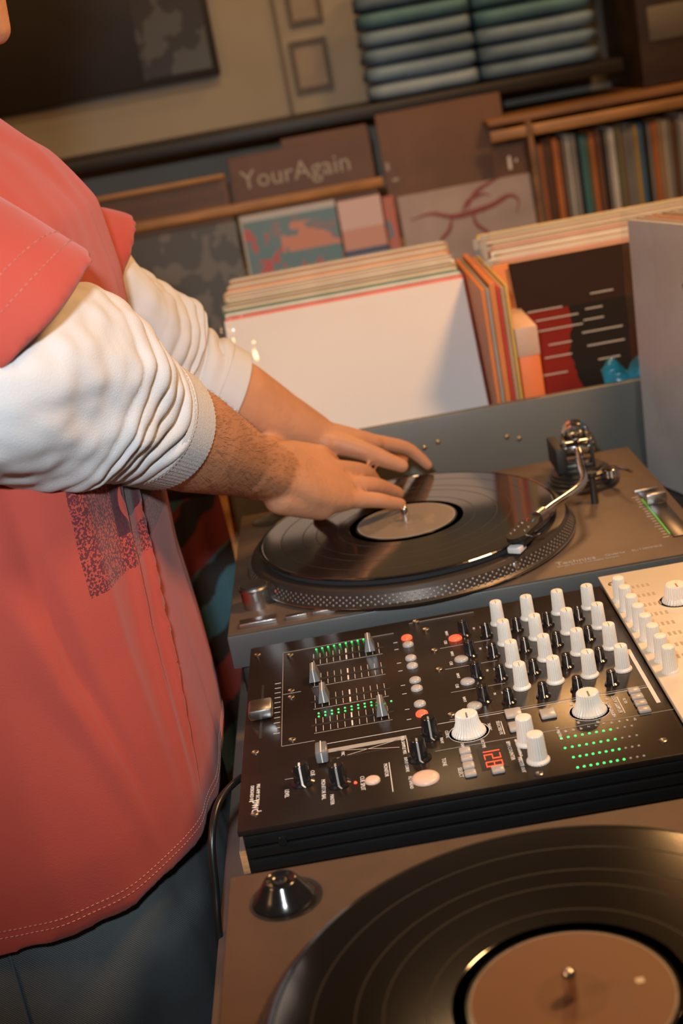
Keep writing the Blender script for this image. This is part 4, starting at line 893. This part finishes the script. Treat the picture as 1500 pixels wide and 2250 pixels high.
body = MB()
def hand(mb, W, T, side, tilt, rz_rec, spread=1.0):
    W = Vector(W); T = Vector(T); d = (T - W).normalized(); L = (T - W).length
    s0 = Vector((-d.y, d.x, 0)).normalized() * side; u0 = (d.cross(s0) * (1 if d.cross(s0).z > 0 else -1)).normalized()
    ca, sa = math.cos(tilt), math.sin(tilt)
    n = (ca * u0 - sa * s0).normalized(); s = (ca * s0 + sa * u0).normalized()
    k = L / 0.19
    # palm: superellipse loft
    rings = []
    for (l, hw, th, off) in ((-0.030, 0.026, 0.021, 0), (-0.010, 0.0275, 0.0205, 0), (0.010, 0.032, 0.0205, 0), (0.032, 0.039, 0.0195, -0.001), (0.055, 0.0425, 0.0170, 0), (0.080, 0.0425, 0.0140, 0.001), (0.097, 0.0385, 0.0110, 0.001)):
        ring = []
        for i in range(32):
            a = 2 * PI * i / 32; c_, s_ = math.cos(a), math.sin(a)
            cx = math.copysign(abs(c_) ** 0.8, c_); sx_ = math.copysign(abs(s_) ** 0.8, s_)
            hyp = -0.006 * max(0, -c_) * math.sin(PI * min(1, max(0, (l + 0.01) / 0.09)))     # heel of the hand below the pinky side
            ring.append(W + d * l * k + s * (cx * hw + off) * k + n * (sx_ * th + (hyp if s_ < 0 else 0)) * k)
        rings.append(ring)
    mb.loft(rings)
    # thenar and hypothenar pads
    capsule(mb, [W + (d * 0.008 + s * 0.020 - n * 0.008) * k, W + (d * 0.045 + s * 0.034 - n * 0.010) * k], [0.017 * k, 0.015 * k])
    capsule(mb, [W + (d * 0.008 - s * 0.021 - n * 0.010) * k, W + (d * 0.055 - s * 0.030 - n * 0.008) * k], [0.016 * k, 0.0145 * k])
    for (off, base, ls, r0, an) in ((0.0300, 0.094, (0.040, 0.024, 0.019), 0.0093, 0.10), (0.0100, 0.098, (0.044, 0.027, 0.020), 0.0096, 0.02), (-0.0105, 0.094, (0.041, 0.025, 0.019), 0.0090, -0.05), (-0.0300, 0.086, (0.032, 0.019, 0.017), 0.0080, -0.14)):
        K0 = W + (d * base + s * off + n * 0.001) * k; fd_ = (d + s * an * spread).normalized()
        best = None
        for q in range(-20, 41):
            b = q * 0.03
            a1 = b * 0.5 - 0.15; a2 = b; a3 = b * 1.35
            pts = [K0 - fd_ * 0.02 * k, K0]; p = K0
            for a_, l in zip((a1, a2, a3), ls):
                p = p + (fd_ * math.cos(a_) - n * math.sin(a_)) * l * k; pts.append(p)
            e = abs(p.z - (rz_rec + r0 * 0.78 * k)) + max(0, (rz_rec + r0 * 0.9 * k) - pts[3].z) * 2
            if best is None or e < best[0]: best = (e, pts)
        pts = best[1]
        capsule(mb, pts, [r0 * 1.05 * k, r0 * 1.12 * k, r0 * 1.0 * k, r0 * 0.88 * k, r0 * 0.76 * k], 16, 5)
    # thumb
    t0 = W + (d * 0.020 + s * 0.028 - n * 0.008) * k; td = (d * 0.72 + s * 0.62 - n * 0.22).normalized()
    t1 = t0 + td * 0.036 * k; td2 = (d * 0.85 + s * 0.42 - n * 0.28).normalized(); t2 = t1 + td2 * 0.030 * k; t3 = t2 + (td2 + d * 0.3).normalized() * 0.024 * k
    for v in (t1, t2, t3): v.z = max(v.z, rz_rec + 0.010)
    capsule(mb, [t0, t1, t2, t3], [0.0155 * k, 0.0130 * k, 0.0112 * k, 0.0092 * k], 18, 5)
REC = 0.1272
Wr, Tr = Vector((0.060, 0.102, 0.216)), Vector((0.183, 0.243, 0.140))
Er = Vector((-0.040, -0.160, 0.370)); Sr = Vector((-0.158, -0.222, 0.492)); Mr = Vector((-0.112, -0.262, 0.442))
Wl, Tl = Vector((0.100, 0.255, 0.205)), Vector((0.214, 0.345, 0.138))
El = Vector((-0.026, 0.220, 0.302)); Sl = Vector((-0.15, 0.13, 0.465))
capsule(body, [Sr, Mr, Er, Er.lerp(Wr, 0.22), Er.lerp(Wr, 0.5), Er.lerp(Wr, 0.8), Wr + (Tr - Wr) * 0.03], [0.056, 0.050, 0.046, 0.0495, 0.0445, 0.0325, 0.0262], 32)
capsule(body, [Er.lerp(Wr, 0.8) + Vector((0.004, -0.007, -0.004)), Wr + Vector((0.004, -0.007, -0.002))], [0.026, 0.0225], 24)
capsule(body, [Sl, Sl.lerp(El, 0.5), El, El.lerp(Wl, 0.22), El.lerp(Wl, 0.5), El.lerp(Wl, 0.8), Wl], [0.056, 0.050, 0.046, 0.0495, 0.0445, 0.0325, 0.0262], 32)  # left arm and hand added, standing in for a warm-lit sleeve smear
hand(body, Wr, Tr, 1, math.radians(42), REC)
hand(body, Wl, Tl, -1, math.radians(8), REC)
# trunk, neck, head
def ell_ring(cx, cy, z, rx, ry, n=40, p=0.85):
    return [Vector((cx + math.copysign(abs(math.cos(2 * PI * i / n)) ** p, math.cos(2 * PI * i / n)) * rx, cy + math.copysign(abs(math.sin(2 * PI * i / n)) ** p, math.sin(2 * PI * i / n)) * ry, z)) for i in range(n)]
cxb, cyb = -0.165, -0.035
body.loft([ell_ring(cxb, cyb, z, rx, ry) for z, rx, ry in ((-0.12, 0.10, 0.165), (0.0, 0.112, 0.175), (0.12, 0.110, 0.165), (0.28, 0.115, 0.175), (0.40, 0.115, 0.190), (0.50, 0.095, 0.195), (0.555, 0.06, 0.12), (0.585, 0.045, 0.06))])
capsule(body, [(cxb, cyb, 0.53), (cxb + 0.012, cyb, 0.66)], [0.058, 0.055], 28)
hc = Vector((cxb + 0.030, cyb, 0.745))
rg = []
for z, rx, ry, ox in ((-0.115, 0.018, 0.016, 0.055), (-0.108, 0.034, 0.030, 0.045), (-0.085, 0.058, 0.050, 0.022), (-0.055, 0.076, 0.062, 0.008), (-0.02, 0.088, 0.071, 0.0), (0.02, 0.094, 0.075, -0.004), (0.055, 0.090, 0.074, -0.006), (0.085, 0.074, 0.062, -0.008), (0.105, 0.048, 0.042, -0.008), (0.114, 0.016, 0.014, -0.008)):
    rg.append(ell_ring(hc.x + ox, hc.y, hc.z + z, rx, ry, 40, 1.0))
body.loft(rg)
capsule(body, [hc + Vector((0.086, 0, 0.012)), hc + Vector((0.103, 0, -0.022))], [0.008, 0.012], 14)
capsule(body, [hc + Vector((0.083, -0.014, -0.058)), hc + Vector((0.090, 0, -0.056)), hc + Vector((0.083, 0.014, -0.058))], [0.006, 0.008, 0.006], 12)
for sd_ in (-1, 1):
    capsule(body, [hc + Vector((-0.002, sd_ * 0.076, 0.012)), hc + Vector((-0.004, sd_ * 0.078, -0.022))], [0.012, 0.009], 12)
bme = remesh(body.mesh('body_raw'), 0.0028, 5, 0.5)
bo_ = H('body', bme, 'skin')
# eyes, brows and hair
for sd_ in (-1, 1):
    H('eye', MB().lathe([(0.001, -0.011), (0.0075, -0.008), (0.0105, 0), (0.0075, 0.008), (0.001, 0.011)], tuple(hc + Vector((0.0765, sd_ * 0.030, 0.004))), 20), 'white')
    H('iris', MB().lathe([(0.0042, 0), (0.003, 0.0008)], (0, 0, 0), 16, mtx=Matrix.Translation(hc + Vector((0.0868, sd_ * 0.030, 0.004))) @ Matrix.Rotation(PI / 2, 4, 'Y')), 'hair')
    H('eyebrow', MB().tube(spline([hc + Vector((0.084, sd_ * 0.016, 0.022)), hc + Vector((0.086, sd_ * 0.030, 0.027)), hc + Vector((0.078, sd_ * 0.044, 0.022))], 4), 0.003, 8), 'hair')
hr = MB(); rg = []
for z, rx, ry, ox in ((-0.04, 0.060, 0.080, -0.050), (-0.01, 0.072, 0.083, -0.040), (0.03, 0.088, 0.084, -0.018), (0.06, 0.098, 0.082, -0.006), (0.09, 0.084, 0.071, -0.008), (0.112, 0.056, 0.05, -0.008), (0.124, 0.02, 0.018, -0.008)):
    rg.append(ell_ring(hc.x + ox, hc.y, hc.z + z, rx, ry, 40, 1.0))
H('hair', hr.loft(rg), 'hair')

# T-shirt material with printed panel on the chest
def tee():
    m = bpy.data.materials.new('coral_jersey'); m.use_nodes = True; b = m.node_tree.nodes['Principled BSDF']; g = NG(m); x, y, z, ov = g.obj()
    base = g.mix(g.noise(ov, 7), (0.36, 0.056, 0.044), (0.43, 0.075, 0.052))
    zz = g.op('ADD', z, g.op('MULTIPLY', y, 0.0))
    front = g.op('GREATER_THAN', x, -0.130)
    panel = g.op('MULTIPLY', g.rect(y, zz, -0.215, 0.06, 0.235, 0.42), front)
    sp_ = g.op('GREATER_THAN', g.noise(ov, 520, 1), 0.48)
    c = g.mix(g.op('MULTIPLY', panel, g.op('MULTIPLY', sp_, 0.82)), base, (0.055, 0.015, 0.03))
    inner = g.op('MULTIPLY', g.rect(y, zz, -0.165, 0.03, 0.262, 0.335), front)
    c = g.mix(g.op('MULTIPLY', inner, 0.92), c, (0.05, 0.018, 0.028))
    head = g.op('MULTIPLY', g.rect(y, zz, -0.165, 0.03, 0.335, 0.42), front)
    c = g.mix(head, c, base)
    cres = g.op('MULTIPLY', g.circ(y, zz, -0.130, 0.285, 0.028), g.op('SUBTRACT', 1.0, g.circ(y, zz, -0.128, 0.294, 0.026)))
    c = g.mix(g.op('MULTIPLY', cres, front), c, base)
    # outlined letter shapes
    for (u0, u1, v0, v1) in ((-0.118, -0.113, 0.33, 0.39), (-0.118, -0.09, 0.33, 0.334), (-0.100, -0.096, 0.345, 0.375), (-0.088, -0.083, 0.345, 0.375), (-0.100, -0.083, 0.345, 0.349), (-0.100, -0.083, 0.371, 0.375), (-0.075, -0.070, 0.345, 0.39), (-0.06, -0.03, 0.36, 0.365)):
        c = g.mix(g.op('MULTIPLY', g.rect(y, zz, u0 - 0.042, u1 - 0.042, v0 + 0.01, v1 + 0.01), front), c, (0.09, 0.02, 0.03))
    m.node_tree.links.new(c, b.inputs['Base Color']); b.inputs['Roughness'].default_value = 0.9; b.inputs['Specular IOR Level'].default_value = 0.15
    b.inputs['Sheen Weight'].default_value = 0.15
    n = g.noise(ov, 700, 2); bp = m.node_tree.nodes.new('ShaderNodeBump'); bp.inputs['Strength'].default_value = 0.3; bp.inputs['Distance'].default_value = 0.0006
    m.node_tree.links.new(n, bp.inputs['Height']); m.node_tree.links.new(bp.outputs['Normal'], b.inputs['Normal'])
    return m
M['tee'] = tee()
sm_ = MB()
hemz = lambda a: 0.0
rr = []
prof = [(-0.030, 0.150, 0.232), (-0.022, 0.151, 0.233), (0.03, 0.152, 0.232), (0.10, 0.148, 0.226), (0.18, 0.142, 0.220), (0.27, 0.142, 0.218), (0.36, 0.146, 0.222), (0.44, 0.148, 0.228), (0.50, 0.140, 0.224), (0.545, 0.112, 0.185), (0.585, 0.072, 0.105), (0.61, 0.062, 0.075)]
for z, rx, ry in prof:
    ring = ell_ring(cxb - 0.003, cyb - 0.004, z, rx, ry, 64, 0.82)
    if z < 0.2:
        for v in ring:
            f = max(0, (0.2 - z) / 0.23)
            v.z += f * (0.022 * (v.x - cxb) / 0.14 + 0.012 if v.x > cxb else 0.012)
    rr.append(ring)
sm_.loft(rr)
# sleeves of the tee: wide tubes with slanted openings
def tee_sleeve(S0, C1, nrm, r0, r1, rx=1.0, mid=None):
    nrm = Vector(nrm).normalized(); S0 = Vector(S0); C1 = Vector(C1); n = 40; rings = []
    mid = Vector(mid) if mid else S0.lerp(C1, 0.5); ax = (mid - S0).normalized()
    for k in range(13):
        t_ = k / 12; c_ = (1 - t_) ** 2 * S0 + 2 * t_ * (1 - t_) * mid + t_ * t_ * C1; nn_ = ax.lerp(nrm, t_).normalized(); a_ = nn_.cross(Vector((0, 0, 1))).normalized(); b_ = a_.cross(nn_); r_ = r0 + (r1 - r0) * t_
        rings.append([c_ + r_ * (math.cos(2 * PI * i / n) * a_ * rx + math.sin(2 * PI * i / n) * b_) for i in range(n)])
    sm_.loft(rings)
TS = (Vector((-0.165, -0.150, 0.492)), Vector((-0.074, -0.232, 0.424)), (0.58, 0.10, -0.80), 0.080, 0.094, 1.0, Vector((-0.135, -0.262, 0.492)))
tee_sleeve(*TS)
tee_sleeve(Sl + Vector((-0.01, -0.02, -0.02)), Vector((-0.085, 0.165, 0.410)), (0.60, 0.25, -0.70), 0.080, 0.088)
tme = remesh(sm_.mesh('tee_raw'), 0.0045, 10, 0.6)
# folds
co = np.zeros(len(tme.vertices) * 3); tme.vertices.foreach_get('co', co); co = co.reshape(-1, 3)
nr = np.zeros(len(tme.vertices) * 3); tme.vertices.foreach_get('normal', nr); nr = nr.reshape(-1, 3)
def ridge(d, w_): return np.exp(-(d / w_) ** 2)
disp = np.zeros(len(co))
for i in range(len(co)):
    x, y, z = co[i]
    disp[i] = 0.0075 * noise.noise(Vector((x * 9, y * 11, z * 1.8))) + 0.003 * noise.noise(Vector((x * 26, y * 26, z * 6 + 4)))
X, Y, Z = co.T
low = np.clip((0.42 - Z) / 0.2, 0, 1)
for (y0, sl, w_, a_) in ((-0.252, 0.10, 0.006, 0.006), (-0.238, 0.08, 0.005, -0.006), (-0.150, -0.10, 0.006, 0.006), (-0.105, -0.22, 0.005, 0.007), (-0.095, -0.22, 0.004, -0.006), (-0.20, 0.02, 0.008, 0.003)):
    disp += 1.05 * a_ * ridge(Y - (y0 + sl * (0.30 - Z)), w_) * low * np.clip((Z - 0.02) / 0.15, 0, 1)
co2 = co + nr * disp[:, None]
tme.vertices.foreach_set('co', co2.ravel()); tme.update()
ts = H('t_shirt', tme, 'tee')
# hem stitching: two rows of dashes following the hem
from mathutils.bvhtree import BVHTree
bv = BVHTree.FromPolygons([Vector(v) for v in co2], [tuple(p.vertices) for p in tme.polygons])
stm = MB()
for row in (0.019, 0.025):
    pts = []
    for k in range(520):
        a = PI * 0.85 + (PI * 1.42) * k / 520
        base = ell_ring(cxb, cyb, 0, 0.16, 0.25, 1)[0]
        dx, dy = math.cos(a), math.sin(a)
        xx = cxb + dx * 0.4; yy = cyb + dy * 0.4
        f = max(0, (0.2 - (-0.03 + row)) / 0.23)
        hx = cxb + dx * 0.150; zz = -0.030 + row + f * (0.022 * dx * 0.15 / 0.14 + 0.012 if dx > 0 else 0.012)
        hit = bv.ray_cast(Vector((xx, yy, zz)), Vector((-dx, -dy, 0)))
        if hit[0] is not None: pts.append(hit[0] + hit[1] * 0.0003)
    for k in range(0, len(pts) - 2, 2):
        stm.tube([pts[k], pts[k + 1]], 0.00035, 5)
H('hem_stitching', stm, 'stitch', kind='stuff')
for (S0, C1, nrm_, q0, q1) in ((TS[0], TS[1], Vector(TS[2]).normalized(), 0.84, 0.90),):
    stm = MB(); mid_ = TS[6]; axs = (mid_ - S0).normalized()
    for q in (q0, q1):
        c_ = (1 - q) ** 2 * S0 + 2 * q * (1 - q) * mid_ + q * q * C1; nn_ = axs.lerp(nrm_, q).normalized(); a_ = nn_.cross(Vector((0, 0, 1))).normalized(); b_ = a_.cross(nn_); pts = []
        for k in range(240):
            dr = math.cos(2 * PI * k / 240) * a_ + math.sin(2 * PI * k / 240) * b_; h_ = bv.ray_cast(c_ + dr * 0.15, -dr)
            pts.append(h_[0] + h_[1] * 0.0003 if h_[0] is not None and (h_[0] - c_).length < 0.115 else None)
        for k in range(0, 239, 2):
            if pts[k] and pts[k + 1]: stm.tube([pts[k], pts[k + 1]], 0.00035, 5)
    H('sleeve_stitching', stm, 'stitch', kind='stuff')

# white sleeves: lofted with bunched folds
def cloth_sleeve(path, radii, name, seed, nlen=170, nar=110, fold=0.0075, th0=0.0):
    P_ = spline(path, nlen // (len(path) - 1)); n_ = len(P_); rings = []
    up = Vector((0, 0, 1))
    cum = [0]
    for i in range(1, n_): cum.append(cum[-1] + (P_[i] - P_[i - 1]).length)
    tot = cum[-1]
    for i, p in enumerate(P_):
        tt = (P_[min(i + 1, n_ - 1)] - P_[max(i - 1, 0)]).normalized(); a_ = (up - up.dot(tt) * tt).normalized(); b_ = tt.cross(a_); up = a_
        s = cum[i] / tot; q = s * (len(radii) - 1); k = min(int(q), len(radii) - 2); f = q - k; f = f * f * (3 - 2 * f); r_ = radii[k] * (1 - f) + radii[k + 1] * f
        ring = []
        for j in range(nar):
            th = 2 * PI * j / nar
            ph = s + 0.055 * math.cos(th - th0) + 0.02 * noise.noise(Vector((math.cos(th) * 1.3, math.sin(th) * 1.3, seed + s * 2)))
            am = fold * max(0, min(1, (ph - 0.52) / 0.22)) * (0.55 + 0.45 * math.cos(th - th0 - 0.6) ** 2)
            fr_q = 15.0
            w_ = abs(math.sin(PI * fr_q * ph + 0.9 * noise.noise(Vector((math.cos(th) * 1.2, math.sin(th) * 1.2, s * 2 + seed)))))
            d = am * (w_ ** 0.7 - 0.6)
            big = 0.009 * noise.noise(Vector((math.cos(th) * 1.6 + seed, math.sin(th) * 1.6, s * 4))) + 0.0025 * noise.noise(Vector((math.cos(th) * 5, math.sin(th) * 5, s * 16 + seed)))
            end = min(1, (1 - s) / 0.03) if s > 0.97 else 1
            ring.append(p + (r_ + (d + big * min(1, (1 - s) * 5)) * end) * (math.cos(th) * a_ + math.sin(th) * b_))
        rings.append(ring)
    return MB().loft(rings)
def cuff(c0, c1, r0, r1, n=180):
    c0 = Vector(c0); c1 = Vector(c1); ax = (c1 - c0); L = ax.length; ax.normalize(); up = Vector((0, 0, 1)); a_ = (up - up.dot(ax) * ax).normalized(); b_ = ax.cross(a_); rings = []
    prof_ = [(-0.10, 0.97), (0.0, 1.0)] + [(0.06 + 0.9 * k / 26, 1.01 - (0.010 if k % 2 else 0)) for k in range(27)] + [(0.985, 1.0), (1.0, 0.985), (1.0, 0.95), (0.9, 0.94)]
    for (t_, f) in prof_:
        r_ = (r0 + (r1 - r0) * t_) * f
        rings.append([c0 + ax * L * t_ + (r_ - (0.0007 if j % 2 else 0)) * (math.cos(2 * PI * j / n) * a_ + math.sin(2 * PI * j / n) * b_) for j in range(n)])
    return MB().loft(rings, cap=False)
cR0 = Er.lerp(Wr, 0.20); cR1 = Er.lerp(Wr, 0.335)
us = H('undershirt_sleeve', cloth_sleeve([Sr + Vector((0.01, -0.01, -0.006)), Mr + Vector((0.0, -0.006, -0.014)), Er + Vector((-0.010, -0.004, 0.010)), Er.lerp(Wr, 0.235)], [0.062, 0.071, 0.074, 0.054], 'sleeve', 2.0, th0=PI * 0.9), 'cotton', ang=180)
H('cuff', cuff(cR0, cR1, 0.0540, 0.0510), 'cotton', par=us, ang=60)
cL0 = El.lerp(Wl, 0.22); cL1 = El.lerp(Wl, 0.40)
us2 = H('undershirt_sleeve', cloth_sleeve([Sl, Sl.lerp(El, 0.55), El + Vector((-0.006, 0.004, 0.004)), El.lerp(Wl, 0.28)], [0.060, 0.074, 0.074, 0.057], 'sleeve', 6.0, fold=0.007), 'cotton', ang=180)
H('cuff', cuff(cL0, cL1, 0.0565, 0.0535), 'cotton', par=us2, ang=60)

# jeans
jm = MB()
jm.loft([ell_ring(cxb - 0.004, cyb - 0.004, z, rx, ry, 64, 0.85) for z, rx, ry in ((0.07, 0.118, 0.190), (0.0, 0.134, 0.212), (-0.10, 0.142, 0.222), (-0.16, 0.140, 0.222))])
for s_ in (-1, 1):
    jm.loft([ell_ring(cxb + ox, cyb + s_ * oy, z, rx, ry, 48, 0.9) for z, rx, ry, ox, oy in ((-0.06, 0.125, 0.100, 0, 0.112), (-0.2, 0.122, 0.108, 0.004, 0.112), (-0.35, 0.095, 0.088, 0.01, 0.11), (-0.5, 0.080, 0.078, 0.01, 0.11), (-0.7, 0.072, 0.070, 0.0, 0.11), (-0.84, 0.070, 0.068, 0.0, 0.11))])
jme = remesh(jm.mesh('jeans_raw'), 0.008, 6, 0.5)
for v in jme.vertices:
    v.co += v.normal * (0.006 * noise.noise(v.co * 9) + 0.003 * noise.noise(Vector((v.co.x * 30, v.co.y * 30, v.co.z * 7))))
jn = H('jeans', jme, 'denim')
bvj = BVHTree.FromPolygons([v.co.copy() for v in jme.vertices], [tuple(p.vertices) for p in jme.polygons])
pts = []
for k in range(90):
    z = 0.05 - k * 0.009; h = bvj.ray_cast(Vector((cxb - 0.02 + 0.1 * (0.05 - z) * 0.2, -0.8, z)), Vector((0, 1, 0)))
    if h[0] is not None: pts.append(h[0] + Vector((0, -0.0005, 0)))
H('side_seam', MB().tube(pts, 0.0016, 8), cmat((0.10, 0.13, 0.15)), par=None)
for s_ in (-1, 1):
    sh_ = [ell_ring(cxb + ox, cyb + s_ * 0.11, z, rx, ry, 32, 0.85) for z, rx, ry, ox in ((-0.90, 0.135, 0.048, 0.045), (-0.875, 0.138, 0.050, 0.045), (-0.855, 0.125, 0.048, 0.04), (-0.83, 0.075, 0.045, 0.0), (-0.80, 0.058, 0.05, -0.01))]
    H('shoe', MB().loft(sh_), 'rubber')
# fine dark hair on the right forearm
random.seed(21)
hm = MB(); fb = BVHTree.FromPolygons([v.co.copy() for v in bme.vertices], [tuple(p.vertices) for p in bme.polygons])
ax = (Wr - Er).normalized(); a_ = ax.cross(Vector((0, 0, 1))).normalized(); b_ = a_.cross(ax)
for k in range(3000):
    t_ = random.uniform(0.34, 1.12)
    if random.random() < (t_ - 0.72) / 0.40: continue
    th = random.uniform(0, 2 * PI); c_ = Er.lerp(Wr, min(t_, 1)) + (Tr - Wr).normalized() * max(0, t_ - 1) * 0.3; dr = math.cos(th) * a_ + math.sin(th) * b_
    h = fb.ray_cast(c_ + dr * 0.12, -dr)
    if h[0] is None: continue
    n_ = h[1]; d_ = (ax * 0.8 + dr.cross(ax) * random.uniform(-0.2, 0.5) + n_ * 0.18).normalized(); l = random.uniform(0.004, 0.010); sd_ = n_.cross(d_).normalized() * 0.00009
    p0 = h[0]; p1 = p0 + d_ * l * 0.5 + n_ * 0.0004; p2 = p0 + d_ * l
    hm.add([p0 - sd_, p0 + sd_, p1 + sd_ * 0.7, p1 - sd_ * 0.7, p2], [(0, 1, 2, 3), (3, 2, 4)])
H('arm_hair', hm, 'hair', kind='stuff')

# lettering: turn every text curve into a mesh
dg = bpy.context.evaluated_depsgraph_get(); done = {}
for o in [o for o in bpy.data.objects if o.type == 'FONT']:
    if o.data not in done:
        me = bpy.data.meshes.new_from_object(o.evaluated_get(dg)); me.name = 'lettering'; done[o.data] = me
    n = bpy.data.objects.new('lettering', done[o.data]); COL.objects.link(n)
    n.location = o.location; n.rotation_euler = o.rotation_euler; n.parent = o.parent
    bpy.data.objects.remove(o)
